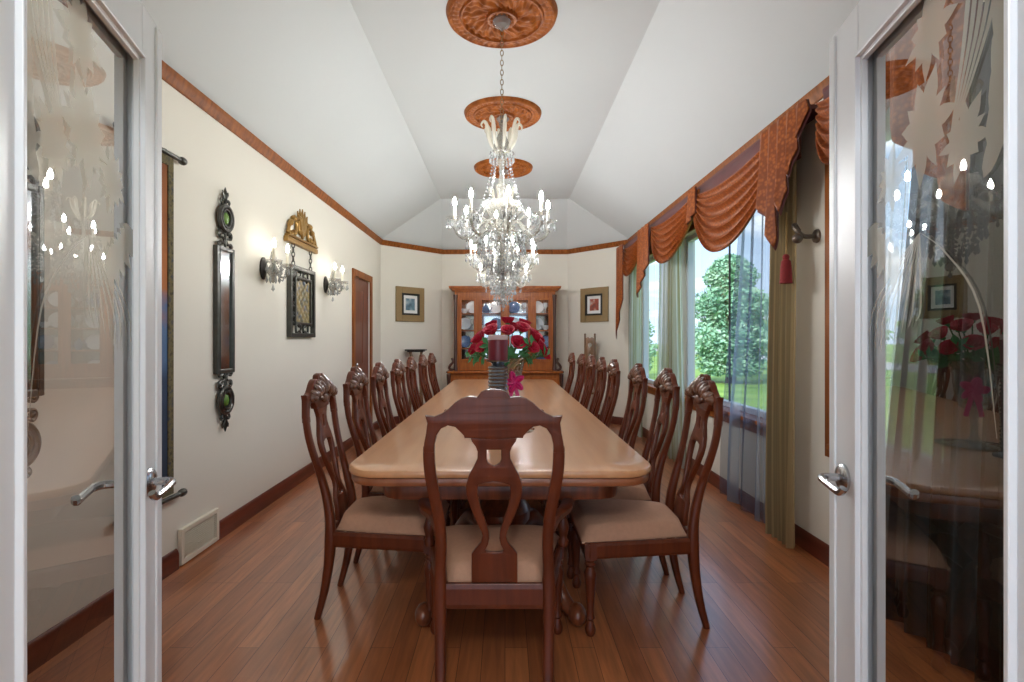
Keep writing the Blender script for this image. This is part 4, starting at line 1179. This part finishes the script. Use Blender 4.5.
m.build('leaves', M['leaf'], sp, smooth=0, solid=.001); MB().tube([(0, 0, -.08), (0, 0, .08), (.004, 0, .16)], .0025, 6).build('stem', M['stem'], sp)
for k in range(11):
    o = sp if k == 0 else dup(sp); a = 2 * PI * k / 11 + .2
    d = Vector((cos(a), sin(a), .55 if k % 2 else .1)).normalized()
    o.location = (VX + .07 * cos(a), VY + .07 * sin(a), TH + .405); o.rotation_mode = 'QUATERNION'; o.rotation_quaternion = Vector((0, 0, 1)).rotation_difference(d)
    tag(o, 'green leafy sprig around the roses in the glass vase', 'greenery', 'leafy sprigs in the glass vase')
# candle on its dark holder
ho = thing('candle_holder', 'dark ribbed cylinder candle holder in front of the rose vase', 'candle holder', (-.036, 2.72, TH))
pr = [(0, 0), (.075, 0), (.075, .012), (.05, .02)]
z = .03
while z < .36: pr += [(.047, z), (.052, z + .008), (.047, z + .016)]; z += .018
pr += [(.035, .375), (.03, .385), (.058, .395), (.062, .402), (.0, .402)]
MB().lathe(pr, n=24).build('holder_body', M['holder'], ho, smooth=30)
ca = thing('pillar_candle', 'thick dark red pillar candle with a pale top', 'candle', (-.036, 2.72, TH + .402))
MB().lathe([(0, .0), (.05, .0), (.051, .10), (.0495, .104), (0, .104)], n=24).build('wax_body', plain('plum_wax', rgb(112, 22, 40), .4, var=.2, scale=20), ca)
MB().lathe([(0, .1045), (.0495, .1045), (.051, .108), (.050, .128), (.04, .129), (.034, .118), (0, .116)], n=24).build('pale_rim', plain('pale_wax', rgb(214, 190, 190), .4, var=.1), ca)
MB().tube([(0, 0, .115), (.002, 0, .135)], .0015, 6).build('wick', M['black'], ca)

# ------------------------------------------------------------------ valances, curtains
XV = 1.675; ZV = 2.565
def uvgrid(name, fn, nu, nv, mat, parent, solid=.0, rep=1.0, kind=None):
    m = MB().grid(fn, nu, nv); o = m.build(name, mat, parent, smooth=75, solid=solid or .0)
    if not solid:
        pass
    uv = o.data.uv_layers.new(name='UVMap')
    co = [(a / nu * rep, b / nv) for a in range(nu + 1) for b in range(nv + 1)]
    for l in o.data.loops: uv.data[l.index].uv = co[l.vertex_index]
    return o
def swag(parent, y0, y1, drop, dy0=0.05, dy1=.05, folds=6, amp=.042, out=.02):
    def fn(u, v):
        e = 4 * u * (1 - u)
        dip = (dy0 * (1 - u) + dy1 * u) + drop * e ** .85
        z = ZV - dip * (.20 + .80 * v)
        # folds fan from both upper corners
        ph = v * folds * 2 * PI
        fo = amp * (.35 + .65 * e) * (.5 + .5 * cos(ph + .8 * sin(3 * u)))
        z += .016 * sin(ph + 2 * u) * e * (.4 + .6 * v)
        x = XV - out - fo - .05 * e * v
        yy = y0 + (y1 - y0) * u
        return (x, yy, z)
    return uvgrid('swag', fn, 36, 60, M['valance'], parent, .004)
def jabot(parent, y0, y1, prof, pl=4, amp=.04, out=.05):
    """pleated cascade whose lower edge follows prof [(u, length)]"""
    def ln(u):
        for (a, la), (b, lb) in zip(prof, prof[1:]):
            if u <= b: return la + (lb - la) * (u - a) / max(1e-6, b - a)
        return prof[-1][1]
    for (dx, mat, nm_) in ((0, M['valance'], 'tail'), (.012, M['lining'], 'tail_lining')):
        def fn(u, v):
            ph = u * pl; fr = ph - math.floor(ph * .9999); k = abs(2 * fr - 1)
            x = XV - out - amp * (1 - k) * (.35 + .75 * v) + dx
            yy = y0 + (y1 - y0) * (u + (.5 - u) * .10 * (1 - v))
            return (x, yy, ZV - (ln(u) + (.02 if dx else 0)) * v)
        uvgrid(nm_, fn, pl * 16, 24, mat, parent, .004)
def tail(parent, y0, y1, l0, l1, pl=4, amp=.035, out=.075, taper=.0):
    """pleated cascade: length l0 at y0 to l1 at y1"""
    for (dx, mat, nm_) in ((0, M['valance'], 'tail'), (.011, M['lining'], 'tail_lining')):
        def fn(u, v):
            st_ = math.floor(u * pl * .9999) / pl; fr = u * pl - math.floor(u * pl * .9999)
            uu = st_ + (fr ** 2.2 if True else fr) / pl
            ln = l0 + (l1 - l0) * (.55 * uu + .45 * u)
            k = abs(2 * fr - 1)
            x = XV - out - amp * (1 - k) * (.45 + .55 * v) + dx
            mid = (y0 + y1) / 2 if taper == 0 else y0
            yy = y0 + (y1 - y0) * u; yy += (taper * v) * (u)
            return (x, yy, ZV - ln * v)
        uvgrid(nm_, fn, pl * 12, 24, mat, parent, .004)
v1 = thing('window_valance', 'long rust swag valance over the middle and farthest windows', 'valance', (0, 0, 0))
MB().box((W - .07, (2.98 + 7.5) / 2, ZV + .012), (.145, 7.5 - 2.98, .024)).build('mounting_board', M['lining'], v1, smooth=0)
MB().grid(lambda u, v: (XV + .004 * sin(40 * u), 3.0 + 4.48 * u, ZV - .27 * v), 40, 4).build('flat_lining', M['lining'], v1, solid=.004)
swag(v1, 3.22, 4.66, .50, .22, .10); swag(v1, 4.50, 5.98, .44, .10, .12); swag(v1, 6.25, 7.42, .40, .08, .10)
jabot(v1, 3.40, 2.83, [(0, .42), (.18, .52), (.2, .56), (.38, .75), (.41, .66), (.50, .50), (.54, .56), (.57, .48), (.68, .32), (.72, .38), (.75, .30), (.86, .16), (.9, .20), (1, .06)], 5); tail(v1, 6.40, 5.92, .80, .45, 3); tail(v1, 7.62, 7.22, 1.30, .75, 2, amp=.03)
tail(v1, 4.68, 4.50, .30, .22, 2, amp=.03, out=.06)
v2 = thing('window_valance', 'rust swag valance over the window nearest the open glass door', 'valance', (0, 0, 0))
MB().box((W - .07, 2.32, ZV + .012), (.145, .96, .024)).build('mounting_board', M['lining'], v2, smooth=0)
MB().grid(lambda u, v: (XV + .004 * sin(40 * u), 1.86 + .93 * u, ZV - .27 * v), 20, 4).build('flat_lining', M['lining'], v2, solid=.004)
swag(v2, 2.10, 2.80, .30, .10, .24, folds=5)
tail(v2, 1.84, 2.20, .85, .40, 3)

tsl = thing('tassel', 'dark red tassel on a gold cord under the valance tail', 'tassel', (1.665, 3.14, 0))
MB().tube([(.0, 0, 2.02), (.004, 0, 1.90), (0, 0, 1.76)], .006, 6).build('cord', M['cord'], tsl)
m = MB().lathe([(0, 1.775), (.014, 1.77), (.02, 1.755), (.016, 1.742), (.026, 1.73), (.030, 1.70), (.034, 1.62), (.036, 1.60), (0, 1.60)], n=18); m.build('tassel_head', M['tassel'], tsl)
hb = thing('curtain_holdback', 'pewter scroll holdback on the wall beside the tassel', 'holdback', (W, 3.09, 1.87)); hb.scale = (1.35, 1.35, 1.35)
MB().lathe([(0, 0), (.03, 0), (.028, .008), (.012, .015), (0, .016)], n=14, M=Matrix.Rotation(-PI / 2, 3, 'Y')).tube(catmull([(-.01, 0, 0), (-.06, 0, .0), (-.085, .02, .04), (-.07, .05, .06), (-.05, .05, .03)], 5), .010, 8).ball((-.085, 0, -.01), .022).build('scroll_hook', M['bronzebracket'], hb)

def curtain(name, label, y_top, y_bot, z0, z1, folds, amp, mat, xc=1.745, cat='curtain', group=None):
    """cloth hanging from z1 to z0; y range at top -> y range at the bottom"""
    def fn(u, v):
        e = v * v * (3 - 2 * v)
        a = y_top[0] + (y_bot[0] - y_top[0]) * e; b = y_top[1] + (y_bot[1] - y_top[1]) * e
        yy = a + (b - a) * u
        am = amp * (.6 + .5 * v)
        x = xc - am * sin(u * folds * 2 * PI + .5 * sin(3 * v)) + .3 * am * sin(u * folds * 5.3 + 2 * v)
        return (x, yy + .3 * amp * sin(u * folds * 2 * PI + 1.2), z1 + (z0 - z1) * v)
    o = uvgrid(name, fn, max(24, folds * 12), 26, mat, None, 0)
    return tag(o, label, cat, group)
curtain('drape', 'opaque taupe drape under the long valance tail', (3.12, 3.42), (3.16, 3.46), .015, 2.5, 5, .032, M['drape'], 1.72)
curtain('sheer_curtain', 'blue-white sheer curtain over the near part of the middle window', (3.42, 3.95), (3.38, 4.30), .015, 2.5, 4, .026, M['sheer'], 1.755)
curtain('sheer_curtain', 'pale green sheer curtain at the far edge of the middle window', (5.25, 5.95), (5.10, 6.10), .015, 2.5, 7, .028, M['sheergreen'], 1.745)
curtain('sheer_curtain', 'pale striped curtain over the farthest window beside the angled wall', (6.75, 7.42), (6.75, 7.42), .015, 2.5, 7, .03, M['sheergreen'], 1.74)
curtain('sheer_curtain', 'slate grey sheer curtain seen low through the open glass door', (1.78, 2.24), (1.80, 2.46), .015, 2.5, 6, .028, M['sheerdark'], 1.745)
curtain('sheer_curtain', 'thin sheer curtain over the window behind the open glass door', (2.28, 2.62), (2.47, 2.62), .02, 2.5, 4, .020, M['sheerwhite'], 1.765)

# ------------------------------------------------------------------ outdoors
GZ = -.35
struct(MB().quad((W + T, -60, GZ), (120, -60, GZ), (120, 160, GZ), (W + T, 160, GZ)).build('lawn', M['lawn'], smooth=0), 'sunlit green lawn outside the windows', 'lawn')
struct(MB().quad((20, -60, GZ + .02), (26, -60, GZ + .02), (26, 160, GZ + .02), (20, 160, GZ + .02)).build('road', M['road'], smooth=0), 'pale road crossing beyond the lawn', 'road')
def tree(loc, h, w, n, mat, label, conical=.6, leaf=.09, group=None):
    r = thing('tree', label, 'tree', loc, group=group)
    MB().tube([(0, 0, 0), (.05, 0, h * .4), (0, 0, h * .8)], [.05 * w, .035 * w, .012 * w], 8).build('trunk', M['bark'], r)
    m = MB()
    for k in range(n):
        t = R.random() ** .8; zz = h * (.06 + .94 * t)
        rad = w * .5 * ((1 - t) ** conical * min(1, .45 + 3 * t)) * (.80 + .25 * sin(7 * t * PI + k % 3)) + .03
        a = R.uniform(0, 2 * PI); rr = rad * (R.random() ** .35)
        c_ = Vector((rr * cos(a), rr * sin(a), zz)); s_ = leaf * R.uniform(.6, 1.5)
        d1 = Vector((R.uniform(-1, 1), R.uniform(-1, 1), R.uniform(-1, 1))).normalized(); d2 = d1.orthogonal().normalized()
        m.quad(c_ - d1 * s_, c_ + d2 * s_ * .5, c_ + d1 * s_, c_ - d2 * s_ * .5)
    m.build('foliage', mat, r, smooth=0)
    return r
tree((8.35, 19.6, GZ), 4.7, 3.9, 18000, M['foliage'], 'bushy green tree framed by the middle window', .42, .085)
tree((5.6, 22.5, GZ), 3.4, 2.0, 4000, M['foliage'], 'smaller tree at the far edge of the middle window view', .5, .08)
tree((12.2, 20.5, GZ), 3.0, 3.2, 6000, M['foliage2'], 'round bush showing behind the blue-white sheer curtain', .4, .09)
tree((30, 36, GZ), 7, 6, 2200, M['foliage2'], 'leafy tree beyond the road behind the near window', .45, .3)
for k in range(7):
    tree((34 + 2 * R.random(), 6 + 12 * k, GZ), 4.5 + 2 * R.random(), 8, 1100, M['foliage2'], 'distant tree in the row beyond the road', .35, .4, 'distant trees beyond the road')

# ------------------------------------------------------------------ sky, sun, portals, camera
w = bpy.data.worlds.new('World'); SC.world = w; w.use_nodes = True
nt = w.node_tree; bg = nt.nodes['Background']
tc = N(nt, 'ShaderNodeTexCoord'); se = N(nt, 'ShaderNodeSeparateXYZ'); nt.links.new(tc.outputs['Generated'], se.inputs[0])
cr = N(nt, 'ShaderNodeValToRGB'); nt.links.new(se.outputs[2], cr.inputs[0])
cr.color_ramp.elements[0].position = .0; cr.color_ramp.elements[0].color = (.30, .38, .48, 1)
cr.color_ramp.elements[1].position = .5; cr.color_ramp.elements[1].color = (.13, .22, .38, 1)
mp = N(nt, 'ShaderNodeMapping'); mp.inputs['Scale'].default_value = (3, 3, 8); nt.links.new(tc.outputs['Generated'], mp.inputs[0])
no = N(nt, 'ShaderNodeTexNoise', Scale=1.6, Detail=6.0); nt.links.new(mp.outputs[0], no.inputs['Vector'])
c2 = N(nt, 'ShaderNodeValToRGB'); c2.color_ramp.elements[0].position = .50; c2.color_ramp.elements[1].position = .72; nt.links.new(no.outputs['Fac'], c2.inputs[0])
mx = N(nt, 'ShaderNodeMix', data_type='RGBA'); mx.inputs[7].default_value = (.8, .82, .85, 1)
nt.links.new(c2.outputs[0], mx.inputs[0]); nt.links.new(cr.outputs[0], mx.inputs[6]); nt.links.new(mx.outputs[2], bg.inputs[0])
bg.inputs[1].default_value = 3.7

def light(name, typ, loc, rot, energy, label, **kw):
    l = bpy.data.lights.new(name, typ); l.energy = energy
    for k, v in kw.items(): setattr(l, k, v)
    o = bpy.data.objects.new(name, l); COL.objects.link(o); o.location = loc; o.rotation_euler = rot
    return o
sun = light('sun', 'SUN', (0, 0, 20), (math.radians(38), math.radians(-42), 0), 4.5, 'sun', angle=.01)
for (a, b) in OPEN:
    p = light('window_daylight', 'AREA', (W + T + .01, (a + b) / 2, (WZ0 + WZ1) / 2), (0, PI / 2, 0), 1.0, '', shape='RECTANGLE', size=WZ1 - WZ0, size_y=b - a)
    p.data.cycles.is_portal = True
p = light('hall_daylight', 'AREA', (0, HALL - .01, 1.4), (PI / 2, 0, 0), 1.0, '', shape='RECTANGLE', size=5.2, size_y=2.8)
p.rotation_euler = (-PI / 2, 0, PI); p.data.cycles.is_portal = True

cam = bpy.data.cameras.new('camera'); co = bpy.data.objects.new('camera', cam); COL.objects.link(co)
co.location = (0, 0, 1.27); co.rotation_euler = (PI / 2, 0, 0)
cam.sensor_width = 36; cam.lens = 36 * 530 / 1024; cam.shift_x = (512 - 505) / 1024; cam.shift_y = -(341 - 339) / 1024; cam.clip_start = .02; cam.clip_end = 500
SC.camera = co
SC.view_settings.view_transform = 'Standard'; SC.view_settings.look = 'None'; SC.view_settings.exposure = 0.12; SC.view_settings.gamma = 1.0
SC.view_settings.use_curve_mapping = False
SC.cycles.max_bounces = 10; SC.cycles.transparent_max_bounces = 48; SC.cycles.diffuse_bounces = 6; SC.cycles.glossy_bounces = 5
SC.cycles.sample_clamp_indirect = 6.0; SC.cycles.use_denoising = True; SC.cycles.caustics_reflective = False; SC.cycles.caustics_refractive = False
